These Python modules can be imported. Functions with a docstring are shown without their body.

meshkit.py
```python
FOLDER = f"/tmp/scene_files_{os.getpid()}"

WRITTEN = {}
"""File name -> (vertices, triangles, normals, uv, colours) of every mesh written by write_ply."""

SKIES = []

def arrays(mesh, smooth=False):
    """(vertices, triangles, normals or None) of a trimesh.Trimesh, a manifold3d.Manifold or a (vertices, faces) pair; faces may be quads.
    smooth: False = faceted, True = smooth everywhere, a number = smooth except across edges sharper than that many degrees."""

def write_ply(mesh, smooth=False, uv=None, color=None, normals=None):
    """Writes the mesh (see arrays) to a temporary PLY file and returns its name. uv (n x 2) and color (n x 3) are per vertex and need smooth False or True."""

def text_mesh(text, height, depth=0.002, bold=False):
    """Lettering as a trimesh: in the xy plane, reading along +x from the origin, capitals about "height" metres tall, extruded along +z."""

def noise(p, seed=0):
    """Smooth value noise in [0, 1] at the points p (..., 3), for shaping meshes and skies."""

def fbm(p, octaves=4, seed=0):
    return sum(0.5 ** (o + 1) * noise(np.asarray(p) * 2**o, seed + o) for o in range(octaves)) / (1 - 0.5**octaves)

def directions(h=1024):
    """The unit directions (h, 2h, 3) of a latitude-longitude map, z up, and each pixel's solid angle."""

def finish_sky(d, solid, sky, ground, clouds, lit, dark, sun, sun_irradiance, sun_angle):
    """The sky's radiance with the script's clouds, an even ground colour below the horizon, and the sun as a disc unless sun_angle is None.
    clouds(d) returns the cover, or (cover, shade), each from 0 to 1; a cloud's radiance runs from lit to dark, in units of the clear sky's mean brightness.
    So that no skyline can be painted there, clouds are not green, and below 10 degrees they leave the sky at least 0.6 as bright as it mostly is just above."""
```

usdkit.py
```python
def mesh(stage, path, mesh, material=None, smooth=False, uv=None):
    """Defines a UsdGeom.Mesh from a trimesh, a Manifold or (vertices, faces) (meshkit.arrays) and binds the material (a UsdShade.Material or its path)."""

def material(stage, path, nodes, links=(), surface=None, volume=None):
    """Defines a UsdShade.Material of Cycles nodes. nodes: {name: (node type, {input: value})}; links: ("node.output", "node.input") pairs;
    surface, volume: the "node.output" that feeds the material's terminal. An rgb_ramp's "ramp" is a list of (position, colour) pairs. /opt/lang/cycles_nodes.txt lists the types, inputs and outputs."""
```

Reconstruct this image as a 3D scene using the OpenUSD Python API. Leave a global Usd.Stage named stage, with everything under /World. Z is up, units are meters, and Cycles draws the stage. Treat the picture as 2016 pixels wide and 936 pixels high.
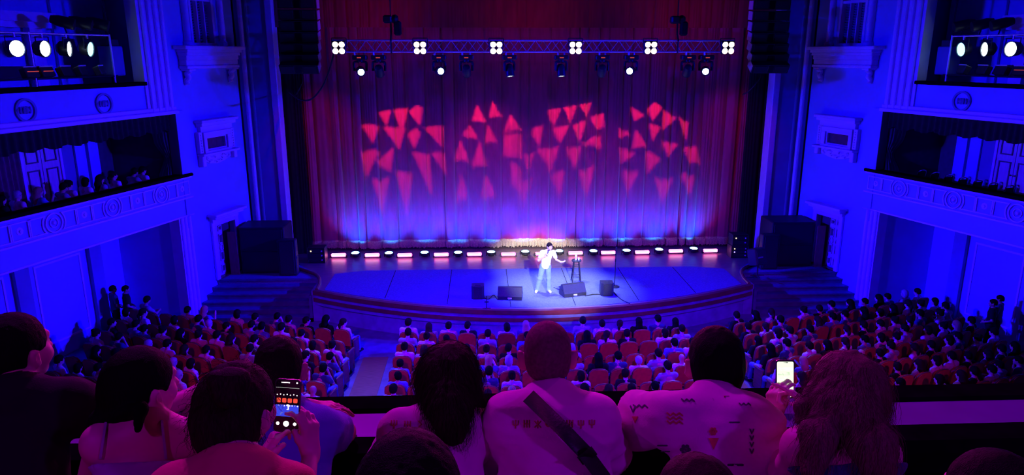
import math, random
import numpy as np, trimesh, shapely
from shapely.geometry import Polygon, Point, box as sbox
from scipy.spatial import cKDTree
from scipy.interpolate import LinearNDInterpolator
import usdkit, meshkit
from pxr import Usd, UsdGeom, UsdLux, UsdShade, Gf, Sdf, Vt

stage = Usd.Stage.CreateInMemory()
UsdGeom.SetStageUpAxis(stage, "Z")
UsdGeom.SetStageMetersPerUnit(stage, 1.0)
UsdGeom.Xform.Define(stage, "/World")
V = lambda *a: np.array(a, float)
PI = math.pi

# ------------------------------------------------------------------ camera
CAM = V(-1.85, -21.5, 9.0)
PITCH, YAW, FPX = math.radians(14.5), math.radians(2.5), 1400.0
FWD = V(math.sin(YAW) * math.cos(PITCH), math.cos(YAW) * math.cos(PITCH), -math.sin(PITCH))
RGT = V(math.cos(YAW), -math.sin(YAW), 0)
UPV = np.cross(RGT, FWD)
cam = UsdGeom.Camera.Define(stage, "/World/camera")
cam.CreateHorizontalApertureAttr(36.0)
cam.CreateFocalLengthAttr(36.0 * FPX / 2016)
cam.CreateExposureAttr(0.0)
cam.CreateClippingRangeAttr((0.05, 500.0))
_m = Gf.Matrix4d(*RGT, 0, *UPV, 0, *(-FWD), 0, *CAM, 1)
cam.AddTransformOp().Set(_m)

def pix(px, py, w):
    "the point at depth w along the view axis that the photograph shows at px, py"
    return CAM + w * (FWD + RGT * (px - 1008) / FPX - UPV * (py - 468) / FPX)
def pix_y(px, py, y):
    r = FWD + RGT * (px - 1008) / FPX - UPV * (py - 468) / FPX
    return CAM + r * (y - CAM[1]) / r[1]
def pix_z(px, py, z):
    r = FWD + RGT * (px - 1008) / FPX - UPV * (py - 468) / FPX
    return CAM + r * (z - CAM[2]) / r[2]

# ------------------------------------------------------------------ lights (stage lamps, plus spots added to lift dim areas)
def spot(path, pos, target, color, power, angle, soft=0.6, r=0.06):
    l = UsdLux.SphereLight.Define(stage, path)
    l.CreateRadiusAttr(r); l.CreateIntensityAttr(power / r ** 2); l.CreateColorAttr(Gf.Vec3f(*color))
    s = UsdLux.ShapingAPI.Apply(l.GetPrim())
    s.CreateShapingConeAngleAttr(angle); s.CreateShapingConeSoftnessAttr(soft)
    d = np.asarray(target, float) - np.asarray(pos, float); d /= np.linalg.norm(d)
    b = -d; x = np.cross([0, 0, 1.0] if abs(b[2]) < .99 else [0, 1.0, 0], b); x /= np.linalg.norm(x); y = np.cross(b, x)
    l.AddTransformOp().Set(Gf.Matrix4d(*x, 0, *y, 0, *b, 0, *map(float, pos), 1))
    return l

BLUE, MAG, WHT = (0.0015, 0.0, 1.0), (0.60, 0.0, 0.68), (1.0, 0.97, 0.95)
LZ = "/World/lighting"
UsdGeom.Xform.Define(stage, LZ)
# follow spot from the projection booth behind the balcony
spot(LZ + "/follow_spot", (2.6, -27, 13.6), (0.70, 2.05, 1.80), WHT, 2300, 3.9, 0.7, .12)
# magenta house spots at the rear of the hall, on the balcony crowd and the stalls
spot(LZ + "/rear_spot", (6.5, -27, 14.5), (0.5, -19.6, 7.8), (.60, 0, 2.0), 22, 30, 1.0, .35)
spot(LZ + "/rear_spot_001", (-8, -26, 14), (-2.5, -19.6, 7.8), (.62, 0, 1.3), 16, 26, 1.0, .3)
spot(LZ + "/rear_spot_002", (6, -25, 15), (6.3, -4.2, .8), (.7, 0, .9), 190, 12.5, 1.0, .25)
spot(LZ + "/rear_spot_003", (-6, -25, 15), (-6.3, -4.2, .8), (.7, 0, .9), 190, 12.5, 1.0, .25)
spot(LZ + "/ceiling_spot", (-5, -10, 16), (-2, -19.6, 7.8), (.55, 0, .80), 135, 24, 1.0, .3)
spot(LZ + "/ceiling_spot_001", (4, -12, 15), (-.5, -19.4, 7.9), (.55, 0.01, .45), 16, 26, 1.0, .2)
spot(LZ + "/rear_spot_004", (0, -25, 16), (0, -3.4, .8), (.9, 0, .25), 190, 11, 1.0, .25)  # added spot with no known fixture, reddens the centre block seats
spot(LZ + "/truss_key_spot", (0, -25, 15), (0, 3.2, 9.25), (.16, .02, 1), 75, 13.5, .8, .25)  # added violet spot, no such lamp known; brightens the truss
# the lamps of the stage truss that face the hall
for k_, x_ in enumerate((-6.4, -1.2, 1.5, 6.4)): spot(f"{LZ}/blinder_spot_{k_:03d}", (x_, 2.5, 9.2), (-1.5 + .2 * x_, -19.5, 7.9), (1, .01, .60), 55, 15, 1.0, .05)
for k_, x_ in enumerate((-6.0, 6.2)): spot(f"{LZ}/truss_blue_spot_{k_:03d}", (x_, 2.6, 8.4), (x_ * .8, -6.0, 1.5), (.10, .08, 1), 210, 30, 1.0, .03)
spot(LZ + "/rear_blue_spot", (0, -25, 16), (0, -.8, .7), BLUE, 1250, 19, 1.0, .25)  # not on the truss: added blue fill for stage front and stalls
# blue wash of the side gallery lamps over walls, stage and stalls: (target, colour, power, cone), hall end first;
# each lamp's light is made with the lamp (gallery lighting rigs, below)
def gallery_beams(s): return [((-s * 7.5, -3.2, 0.8), (.03, .004, 1), 720, 28), ((-s * 13.0, -1.0, 4.0), BLUE, 215, 27), ((-s * 11.3, 3.0, 5.6), BLUE, 255, 22), ((-s * 2.5, .9, 1.1), BLUE, 1350, 17)]

# ------------------------------------------------------------------ materials
LK = "/World/Looks"
MATS = {}
def mat(name, c, rough=.6, metal=0.0, ns=6.0, var=.12, bump=0.0, bs=None, sheen=0.0, spec=.4, rnd=0.0, stretch=(1, 1, 1), coat=0.0):
    c = np.asarray(c, float)
    nodes = {"tc": ("texture_coordinate", {}), "mp": ("mapping", {"scale": stretch}), "n": ("noise_texture", {"scale": ns, "detail": 3.0}),
             "r": ("rgb_ramp", {"ramp": [(.3, tuple(c * (1 - var))), (.7, tuple(np.minimum(c * (1 + var), 1)))]}),
             "p": ("principled_bsdf", {"roughness": rough, "metallic": metal, "specular_ior_level": spec, "sheen_weight": sheen, "coat_weight": coat})}
    links = [("tc.object", "mp.vector"), ("mp.vector", "n.vector"), ("n.fac", "r.fac")]
    out = "r.color"
    if rnd:
        nodes |= {"oi": ("object_info", {}), "mr": ("map_range", {"value": .5, "from_min": 0., "from_max": 1., "to_min": 1 - rnd, "to_max": 1 + rnd}), "hs": ("hsv", {})}
        links += [("oi.random", "mr.value"), ("r.color", "hs.color"), ("mr.result", "hs.value")]
        out = "hs.color"
    links.append((out, "p.base_color"))
    if bump:
        nodes |= {"n2": ("noise_texture", {"scale": bs or ns * 4, "detail": 4.0}), "b": ("bump", {"strength": bump, "distance": .01})}
        links += [("mp.vector", "n2.vector"), ("n2.fac", "b.height"), ("b.normal", "p.normal")]
    MATS[name] = usdkit.material(stage, f"{LK}/{name}", nodes, links, surface="p.BSDF")
    return MATS[name]
def glow(name, c, k):
    MATS[name] = usdkit.material(stage, f"{LK}/{name}", {"e": ("emission", {"color": c, "strength": k})}, [], surface="e.emission")
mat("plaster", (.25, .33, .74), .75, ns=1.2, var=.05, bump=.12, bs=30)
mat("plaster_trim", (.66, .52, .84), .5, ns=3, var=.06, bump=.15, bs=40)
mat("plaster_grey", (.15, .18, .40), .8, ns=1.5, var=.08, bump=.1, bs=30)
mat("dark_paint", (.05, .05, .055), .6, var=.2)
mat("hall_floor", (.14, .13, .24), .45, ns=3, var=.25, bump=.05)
mat("aisle_wood", (.26, .12, .09), .35, ns=5, var=.3, stretch=(1, 12, 1))
mat("stage_wood", (.22, .15, .12), .33, ns=4, var=.25, stretch=(1, 9, 1), bump=.05)
mat("stage_carpet", (.11, .135, .24), .85, ns=20, var=.18, bump=.25, bs=160)
mat("stage_red", (.15, .018, .03), .3, ns=5, var=.2)
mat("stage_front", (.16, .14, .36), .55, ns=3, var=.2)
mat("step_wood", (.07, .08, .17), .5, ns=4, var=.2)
mat("velvet_red", (.46, .03, .15), .9, ns=5, var=.12, sheen=.35, bump=.15, bs=90, stretch=(1, 1, .25))
mat("velvet_dark", (.30, .02, .05), .9, ns=5, var=.15, sheen=.3, bump=.15, bs=90, stretch=(1, 1, .25))
mat("black_cloth", (.012, .012, .014), .95, ns=8, var=.3, bump=.2, bs=60)
mat("black_paint", (.02, .02, .023), .45, ns=30, var=.2, bump=.1, bs=200)
mat("grille", (.03, .03, .034), .5, metal=.4, ns=40, var=.3, bump=.5, bs=300)
mat("gold_fringe", (.72, .55, .28), .6, ns=20, var=.25)
mat("aluminium", (.72, .70, .80), .35, metal=.35, ns=12, var=.08)
mat("chrome", (.85, .85, .88), .12, metal=1.0, ns=12, var=.05)
mat("cable", (.015, .015, .018), .5)
mat("brown_board", (.30, .12, .07), .45, ns=4, var=.25, stretch=(8, 8, 1))
mat("door_wood", (.60, .56, .56), .5, ns=3, var=.1, stretch=(6, 6, 1))
mat("dark_door", (.10, .08, .10), .5, ns=3, var=.2)
mat("window_dark", (.06, .05, .09), .25, var=.2)
mat("seat_red", (.42, .022, .02), .85, ns=9, var=.15, sheen=.05, bump=.15, bs=120, rnd=.2)
mat("seat_shell", (.16, .06, .04), .45, ns=5, var=.25, stretch=(1, 1, 6), rnd=.15)
mat("bottle", (.85, .80, .78), .25, spec=.6)
mat("screen_black", (.006, .006, .008), .12)
mat("phone_case", (.02, .02, .024), .35)
mat("leather_black", (.012, .012, .013), .5, ns=30, var=.2, bump=.15, bs=120)
mat("rail_black", (.004, .004, .005), .85, ns=10, var=.3, bump=.1, spec=0.0)
mat("hair_lightbrown", (.11, .05, .042), .6, ns=60, var=.4, bump=.45, bs=90, stretch=(4, 4, .5), spec=.2)
mat("stubble", (.13, .065, .06), .75, ns=80, var=.3, bump=.3, bs=400, spec=.15)
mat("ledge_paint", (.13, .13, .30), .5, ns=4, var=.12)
mat("curtain_plum", (.20, .05, .10), .9, ns=6, var=.2, sheen=.2)
mat("skin_fair", (.62, .40, .31), .5, ns=14, var=.08, bump=.05, bs=150)
mat("skin_tan", (.48, .29, .21), .5, ns=14, var=.08, bump=.05, bs=150)
mat("hair_black", (.003, .0026, .003), .65, ns=60, var=.4, bump=.45, bs=90, stretch=(4, 4, .5), spec=.05)
mat("hair_brown", (.010, .005, .005), .65, ns=60, var=.4, bump=.45, bs=90, stretch=(4, 4, .5), spec=.05)
mat("hair_chestnut", (.022, .010, .009), .6, ns=60, var=.4, bump=.45, bs=90, stretch=(4, 4, .5), spec=.05)
mat("hair_blonde", (.42, .27, .13), .45, ns=60, var=.3, bump=.45, bs=90, stretch=(4, 4, .5), spec=.05)
mat("hair_grey", (.34, .33, .33), .5, ns=60, var=.3, bump=.4, bs=90, stretch=(4, 4, .5))
mat("lips", (.45, .16, .15), .4)
mat("eye_white", (.7, .7, .7), .2)
for n_, c_ in dict(white=(.72, .70, .70), cream=(.62, .55, .47), pink=(.66, .40, .48), black=(.007, .007, .009), navy=(.03, .04, .12), blue=(.10, .16, .42), grey=(.28, .28, .30), red=(.50, .06, .06),
                   green=(.10, .18, .12), jeans=(.10, .16, .28), lightjeans=(.17, .28, .44), khaki=(.34, .28, .20), lilac=(.34, .24, .40), coral=(.55, .14, .12)).items():
    mat("cloth_" + n_, c_, .88, ns=7, var=.08, bump=.18, bs=220, sheen=.1 if max(c_) > .1 else 0.0, spec=.2)
glow("glow_pink", (1.0, .10, .45), 7.0)
glow("glow_blue", (.16, .55, 1.0), 10.0)
glow("glow_pink_core", (1.0, .72, .88), 6.0)
glow("glow_lens_blue", (.45, .62, 1.0), 10.0)
glow("glow_lens_cyan", (.25, .75, 1.0), 3.5)
glow("glow_lens_white", (.55, .75, 1.0), 6.0)
glow("glow_lens_violet", (.35, .25, 1.0), 3.0)
glow("glow_warm", (1.0, .58, .50), 6.0)
glow("glow_red_small", (1.0, .10, .10), .45)
glow("glow_amber_small", (1.0, .7, .3), 3.0)
glow("screen_white", (.92, 1.0, .80), 1.1)
glow("screen_blue", (.05, .06, .9), .9)
glow("screen_red", (1.0, .08, .05), .9)
glow("screen_bubble", (.75, .95, .62), .95)
glow("screen_bright", (1.0, .98, .95), 1.6)
glow("screen_grey", (.5, .55, .5), .5)
mat("print_dark", (.05, .03, .06), .8)
mat("print_red", (.42, .05, .05), .8)

# ------------------------------------------------------------------ scene graph helpers
COUNT = {}
def numbered(parent, name):
    k = COUNT.get((parent, name), 0); COUNT[(parent, name)] = k + 1
    return f"{parent}/{name}" + (f"_{k:03d}" if k else "")
def data(prim, **kw):
    for k, v in kw.items():
        if v: prim.SetCustomDataByKey({"cat": "category"}.get(k, k), v)
def tm(mesh):
    if isinstance(mesh, (list, tuple)) and len(mesh) and hasattr(mesh[0], "faces"): mesh = trimesh.util.concatenate(mesh)
    if not hasattr(mesh, "faces"):
        v, f, _ = meshkit.arrays(mesh); mesh = trimesh.Trimesh(v, f, process=False)
    return mesh
class T:
    "a thing: an Xform at its base; parts are given in world coordinates (or local with local=True)"
    def __init__(s, name, label=None, cat=None, base=(0, 0, 0), rz=0.0, group=None, kind=None, proto=False):
        if proto:
            s.path = "/_" + name; s.prim = stage.CreateClassPrim(s.path); UsdGeom.Xform.Define(stage, s.path); s.prim = stage.GetPrimAtPath(s.path); s.prim.SetSpecifier(Sdf.SpecifierClass)
        else:
            s.path = numbered("/World", name); x = UsdGeom.Xform.Define(stage, s.path); s.prim = x.GetPrim()
            x.AddTranslateOp().Set(Gf.Vec3d(*map(float, base)))
            if rz: x.AddRotateZOp().Set(math.degrees(rz))
        data(s.prim, label=label, cat=cat, group=group, kind=kind)
        s.M = np.linalg.inv(trimesh.transformations.translation_matrix(base) @ trimesh.transformations.rotation_matrix(rz, [0, 0, 1]))
    def add(s, name, mesh, m, parent=None, smooth=30, label=None, kind=None, local=False):
        mesh = tm(mesh)
        v = np.asarray(mesh.vertices)
        if not local: v = v @ s.M[:3, :3].T + s.M[:3, 3]
        path = numbered(parent or s.path, name)
        p = usdkit.mesh(stage, path, trimesh.Trimesh(v, mesh.faces, process=False), MATS[m] if isinstance(m, str) else m, smooth=smooth)
        data(p.GetPrim(), label=label, kind=kind)
        return path
def one(name, label, cat, mesh, m, group=None, kind=None, smooth=30):
    mesh = tm(mesh); b = mesh.bounds; c = V((b[0][0] + b[1][0]) / 2, (b[0][1] + b[1][1]) / 2, b[0][2])
    path = numbered("/World", name)
    p = usdkit.mesh(stage, path, trimesh.Trimesh(np.asarray(mesh.vertices) - c, mesh.faces, process=False), MATS[m], smooth=smooth)
    p.AddTranslateOp().Set(Gf.Vec3d(*map(float, c)))
    data(p.GetPrim(), label=label, cat=cat, group=group, kind=kind)
    return p
def inst(proto, name, label, cat, loc, rz=0.0, group=None, scale=None):
    path = numbered("/World", name); x = UsdGeom.Xform.Define(stage, path); p = x.GetPrim()
    p.GetReferences().AddInternalReference(proto.path); p.SetInstanceable(True)
    x.AddTranslateOp().Set(Gf.Vec3d(*map(float, loc)))
    if rz: x.AddRotateZOp().Set(math.degrees(rz))
    if scale: x.AddScaleOp().Set(Gf.Vec3f(*scale))
    data(p, label=label, cat=cat, group=group)
    return p
# ------------------------------------------------------------------ mesh helpers
def bx(x0, x1, y0, y1, z0, z1, bev=0.0):
    lo, hi = V(min(x0, x1), min(y0, y1), min(z0, z1)), V(max(x0, x1), max(y0, y1), max(z0, z1))
    if not bev:
        m = trimesh.creation.box(hi - lo); m.apply_translation((lo + hi) / 2); return m
    b = min(bev, .45 * (hi - lo).min()); pts = []
    for cx in (0, 1):
        for cy in (0, 1):
            for cz in (0, 1):
                c = V(*(hi[i] if k else lo[i] for i, k in enumerate((cx, cy, cz)))); sgn = V(*(-1 if k else 1 for k in (cx, cy, cz)))
                for ax in range(3):
                    o = sgn * b; o[ax] = 0; pts.append(c + o)
    return trimesh.convex.convex_hull(np.array(pts))
def tube(pts, r, n=8, caps=True):
    p = np.asarray(pts, float); r = np.broadcast_to(r, (len(p),)).astype(float)
    t = np.gradient(p, axis=0); t /= np.linalg.norm(t, axis=1, keepdims=True) + 1e-12
    a = np.cross(t[0], [0, 0, 1.0] if abs(t[0][2]) < .9 else [1.0, 0, 0]); a /= np.linalg.norm(a); vs = []
    for i in range(len(p)):
        a = a - t[i] * (a @ t[i]); a /= np.linalg.norm(a); b = np.cross(t[i], a); g = np.arange(n) * 2 * PI / n
        vs.append(p[i] + r[i] * (np.cos(g)[:, None] * a + np.sin(g)[:, None] * b))
    v = np.vstack(vs); f = []
    for i in range(len(p) - 1):
        for j in range(n):
            k = (j + 1) % n; f += [[i * n + j, i * n + k, (i + 1) * n + k], [i * n + j, (i + 1) * n + k, (i + 1) * n + j]]
    if caps:
        v = np.vstack([v, p[0], p[-1]]); m = len(v); e = (len(p) - 1) * n
        for j in range(n):
            k = (j + 1) % n; f += [[m - 2, k, j], [m - 1, e + j, e + k]]
    return trimesh.Trimesh(v, f, process=False)
def rod(a, b, r, n=8): return tube([a, b], r, n)
def spline(pts, n=24):
    p = np.asarray(pts, float); P = np.vstack([2 * p[0] - p[1], p, 2 * p[-1] - p[-2]]); out = []
    for i in range(len(p) - 1):
        for u in np.linspace(0, 1, n, endpoint=False):
            a, b, c, d = P[i:i + 4]; out.append(.5 * (2 * b + (c - a) * u + (2 * a - 5 * b + 4 * c - d) * u * u + (3 * b - a - 3 * c + d) * u ** 3))
    return np.array(out + [p[-1]])
def lathe(prof, n=24, axis=None, at=(0, 0, 0)):
    m = trimesh.creation.revolve(np.asarray(prof, float), sections=n)
    if axis is not None: m.apply_transform(align(axis))
    m.apply_translation(at); return m
def align(d):
    d = np.asarray(d, float) / np.linalg.norm(d); x = np.cross([0, 1.0, 0] if abs(d[1]) < .9 else [1.0, 0, 0], d); x /= np.linalg.norm(x)
    M = np.eye(4); M[:3, 0], M[:3, 1], M[:3, 2] = x, np.cross(d, x), d; return M
def prism(poly, z0, z1):
    if not isinstance(poly, shapely.Geometry): poly = Polygon(poly)
    ms = [trimesh.creation.extrude_polygon(g, z1 - z0, engine="earcut") for g in getattr(poly, "geoms", [poly])]
    m = trimesh.util.concatenate(ms); m.apply_translation((0, 0, z0)); return m
def xf(mesh, M):
    m = mesh.copy(); m.apply_transform(M)
    return m
def frame2(o, x, y, z):
    M = np.eye(4); M[:3, 0], M[:3, 1], M[:3, 2], M[:3, 3] = x, y, z, o; return M
def wall_M(s):
    "wall coordinates (t along the side wall towards the audience, n into the hall, z) to the world"
    M = np.eye(4); M[:3, 0] = (s * .29, -.957, 0); M[:3, 1] = (-s * .957, -.29, 0); M[:3, 3] = (s * 11.2, 4.1, 0); return M
def wl(mesh, s):
    return xf(tm(mesh), wall_M(s))      # trimesh flips the winding itself where the matrix mirrors
def wp(s, t, n, z): return (wall_M(s) @ [t, n, z, 1])[:3]
ZS = 1.1
# ================================================================== the setting
def struct(name, mesh, m, smooth=False):
    p = usdkit.mesh(stage, numbered("/World", name), tm(mesh), MATS[m], smooth=smooth); data(p.GetPrim(), kind="structure"); return p
def sidename(s): return "left" if s < 0 else "right"
# hall floor, with the two boarded aisles between the blocks
fl = Polygon([(-17, -18.4), (17, -18.4), (17, 6.2), (-17, 6.2)])
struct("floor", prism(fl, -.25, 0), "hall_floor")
for s in (-1, 1):
    struct("trim", bx(s * 4.75, s * 5.5, -9, -1.2, 0, .012), "aisle_wood")
# stage: apron with a bowed front
arc = lambda w, y_side, y_mid, n=48: [(x, y_mid + (y_side - y_mid) * (x / w) ** 2) for x in np.linspace(-w, w, n)]
front = arc(7.55, 2.0, -.28)
apron = front + [(7.75, 3.4), (9.45, 6.0), (9.8, 6.0), (9.8, 9.0), (-9.8, 9.0), (-9.8, 6.0), (-9.45, 6.0), (-7.75, 3.4)]
st = T("floor", base=(0, 0, 0), kind="structure")
st.prim.SetCustomDataByKey("label", "raised stage with bowed apron")
body = Polygon(apron)
st.add("stage_front", prism(body.buffer(-.09), 0, .86), "stage_front", smooth=20)
st.add("stage_boards", prism(body.buffer(-.02), .86, ZS), "stage_wood", smooth=20)
carpet = Polygon(arc(7.3, 2.05, -.02) + [(7.3, 3.9), (6.2, 4.25), (-6.2, 4.25), (-7.3, 3.9)])
st.add("stage_carpet", prism(carpet, ZS, ZS + .014), "stage_carpet")
for i, x in enumerate((-5.1, -3.0, -.95, 1.15, 3.3, 5.4)):       # the seams of the carpet runs
    st.add("carpet_seam", bx(x - .012, x + .012, .05 + .043 * x * x * .9, 4.2 if abs(x) < 6 else 4, ZS + .0142, ZS + .017), "black_cloth")
def bowed(off0, off1, z0, z1, w=7.62):
    a = np.array(arc(w, 2.0, -.28)); t = np.gradient(a, axis=0); t /= np.linalg.norm(t, axis=1)[:, None]; nrm = np.stack([t[:, 1], -t[:, 0]], 1)
    return prism(Polygon(np.vstack([a + nrm * off1, (a + nrm * off0)[::-1]])), z0, z1)
for sgn in (-1, 1): st.add("stage_flank", prism(Polygon([(sgn * 7.4, 2.0), (sgn * 7.74, 2.0), (sgn * 7.74, 3.45), (sgn * 7.4, 3.45)]), 0, ZS - .006), "stage_front")
st.add("front_moulding", bowed(-.06, .10, .98, ZS + .03), "stage_red", smooth=20)
st.add("front_moulding", bowed(-.06, .05, .86, .98), "stage_front", smooth=20)
st.add("front_moulding", bowed(-.06, .085, .74, .86), "stage_red", smooth=20)
st.add("front_moulding", bowed(-.08, .02, .60, .74), "stage_front", smooth=20)
for sgn in (-1, 1):
    st.add("side_curb", tube(spline([(sgn * 7.55, 2.0, ZS + .03), (sgn * 7.62, 2.8, ZS + .05), (sgn * 7.95, 3.7, ZS + .05), (sgn * 9.0, 4.7, ZS + .05)], 8), .06, 8), "stage_red")
# landings and stairs
for s in (-1, 1):
    stairs = T("stairs", f"{sidename(s)} flight of dark wooden steps up to the stage landing", "stairs", (s * 9.7, 2.6, 0), kind="structure")
    xin = s * 7.72
    def wx(y, k=0): return s * (11.2 + .303 * (4.1 - y) - .03)
    def tread(y0, y1, z0, z1, inner=None):
        q = [(inner if inner is not None else xin, y0), (wx(y0), y0), (wx(y1), y1), (inner if inner is not None else xin, y1)]
        return prism(Polygon(q), z0, z1)
    stairs.add("landing", prism(Polygon([(xin, 3.4), (wx(3.4), 3.4), (wx(5.9), 5.9), (s * 9.5, 5.9), (s * 7.9, 3.9)]), 0, ZS + .002), "stage_carpet")
    for k in range(5):
        y1 = 3.4 - .30 * k; z1 = ZS - .18 * (k + 1)
        stairs.add("step", tread(y1 - .30, y1, 0, z1 - .05), "step_wood")
        stairs.add("tread", tread(y1 - .325, y1, z1 - .05, z1), "step_wood")
    stairs.add("nosing", tread(3.37, 3.43, ZS - .06, ZS + .012), "step_wood")
    stairs.add("side_string", prism(Polygon([(xin, 1.9), (xin + s * .1, 1.9), (xin + s * .1, 3.4), (xin, 3.4)]), 0, .95), "step_wood")
# ------------------------------------------------------------------ side walls in wall coordinates
ZT = 13.5
def moulding(t, n0, w, z0, z1): return tube([(t, n0, z0), (t, n0, z1)], w, 10)
for s in (-1, 1):
    w = T("wall_" + sidename(s), base=wp(s, 3, 0, 0), kind="structure")
    A = lambda nm, me, m="plaster", sm=30: w.add(nm, wl(me, s), m, smooth=sm)
    # the panel with the doorway, window opening
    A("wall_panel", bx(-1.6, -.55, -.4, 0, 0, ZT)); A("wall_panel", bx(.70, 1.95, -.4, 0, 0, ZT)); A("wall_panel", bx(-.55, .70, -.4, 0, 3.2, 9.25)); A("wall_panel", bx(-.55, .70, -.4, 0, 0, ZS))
    A("wall_panel", bx(-.55, .70, -.4, 0, 12.2, ZT))
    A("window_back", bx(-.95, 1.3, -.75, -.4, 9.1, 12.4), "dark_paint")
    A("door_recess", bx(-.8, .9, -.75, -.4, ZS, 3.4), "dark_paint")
    # pilaster at the balcony end, fluted, in two storeys
    for z0, z1 in ((7.16, ZT),):
        A("pilaster", bx(1.95, 3.1, -.35, .05, z0, z1), "plaster_trim")
        for k in range(4): A("flute", moulding(2.10 + .27 * k, .06, .07, z0 + .02, z1), "plaster_trim")
    A("pilaster", bx(1.55, 1.95, -.35, .06, 3.3, 7.2), "plaster")
    A("pilaster", bx(1.75, 2.35, -.35, .04, 0, 3.74), "plaster_trim")
    for k in range(3): A("flute", moulding(1.86 + .19 * k, .05, .06, 0, 3.72), "plaster_trim")
    A("dado", prism(Polygon([(-.6, 0), (1.75, 0), (1.75, .03), (-.6, .03)]), .0, .35), "plaster_trim")
    # ground storey recess under the balcony: return wall across, back wall with panels and columns
    def W2(pts, z0, z1): return prism(Polygon(pts), z0, z1)
    A("return_wall", W2([(1.95, -.02), (2.25, -.02), (2.85, -2.0), (2.55, -2.0)], 0, 3.74), "plaster")
    A("recess_wall", bx(2.5, 11, -2.35, -2.0, 0, 7.1), "plaster")
    A("wall_pier", bx(3.75, 4.2, -2.0, -1.86, 0, 3.4), "plaster_grey"); A("wall_pier", bx(6.35, 6.8, -2.0, -1.86, 0, 3.4), "plaster_grey"); A("wall_pier", bx(8.9, 9.35, -2.0, -1.86, 0, 3.4), "plaster_grey")
    A("cornice", bx(2.6, 11, -2.0, -1.90, 3.35, 3.62), "plaster_trim")
    for t0, t1 in ((4.45, 6.1), (7.05, 8.7)):
        for a, b, c, d in ((t0, t1, .5, .56), (t0, t1, 2.94, 3.0), (t0, t0 + .06, .56, 2.94), (t1 - .06, t1, .56, 2.94)):
            A("panel_moulding", bx(a, b, -2.0, -1.975, c, d), "plaster_trim")
    # box storey: return, back wall with columns
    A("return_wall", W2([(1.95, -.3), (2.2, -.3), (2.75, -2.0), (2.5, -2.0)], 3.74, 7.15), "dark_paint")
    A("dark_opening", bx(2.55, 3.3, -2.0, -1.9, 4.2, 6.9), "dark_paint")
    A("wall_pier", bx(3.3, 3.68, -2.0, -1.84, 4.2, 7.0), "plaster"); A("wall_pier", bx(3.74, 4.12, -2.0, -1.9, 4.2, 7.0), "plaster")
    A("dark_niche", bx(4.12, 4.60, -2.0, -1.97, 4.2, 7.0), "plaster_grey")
    # gallery storey back wall
    A("return_wall", W2([(1.95, -.35), (2.2, -.35), (2.2, -2.0), (1.95, -2.0)], 7.15, ZT), "plaster_grey")
    A("gallery_wall", bx(1.95, 11, -2.35, -2.0, 7.1, ZT), "plaster")
    A("wall_pier", bx(2.3, 4.2, -2.0, -1.9, 8.1, ZT), "plaster"); A("wall_pier", bx(6.5, 7.0, -2.0, -1.8, 7.2, ZT), "plaster_trim")
    A("wall_pier", bx(4.75, 5.15, -2.0, -1.75, 7.2, 9.7), "plaster_trim")
    A("cornice", bx(4.4, 7.4, -2.0, -1.55, 9.86, 10.12), "plaster_trim"); A("cornice", bx(4.5, 7.3, -2.0, -1.65, 9.70, 9.86), "plaster_trim")
    # splay to the proscenium
    e = (s * 10.66, 5.63)
    spl = [e, (s * 10.52, 5.63), (s * 10.52, 5.80), (s * 9.62, 6.02), (s * 9.62, 6.5), (s * 11.2, 6.5)]
    w.add("proscenium_splay", prism(Polygon(spl).buffer(0), 0, ZT), "plaster_grey", smooth=20)
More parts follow.
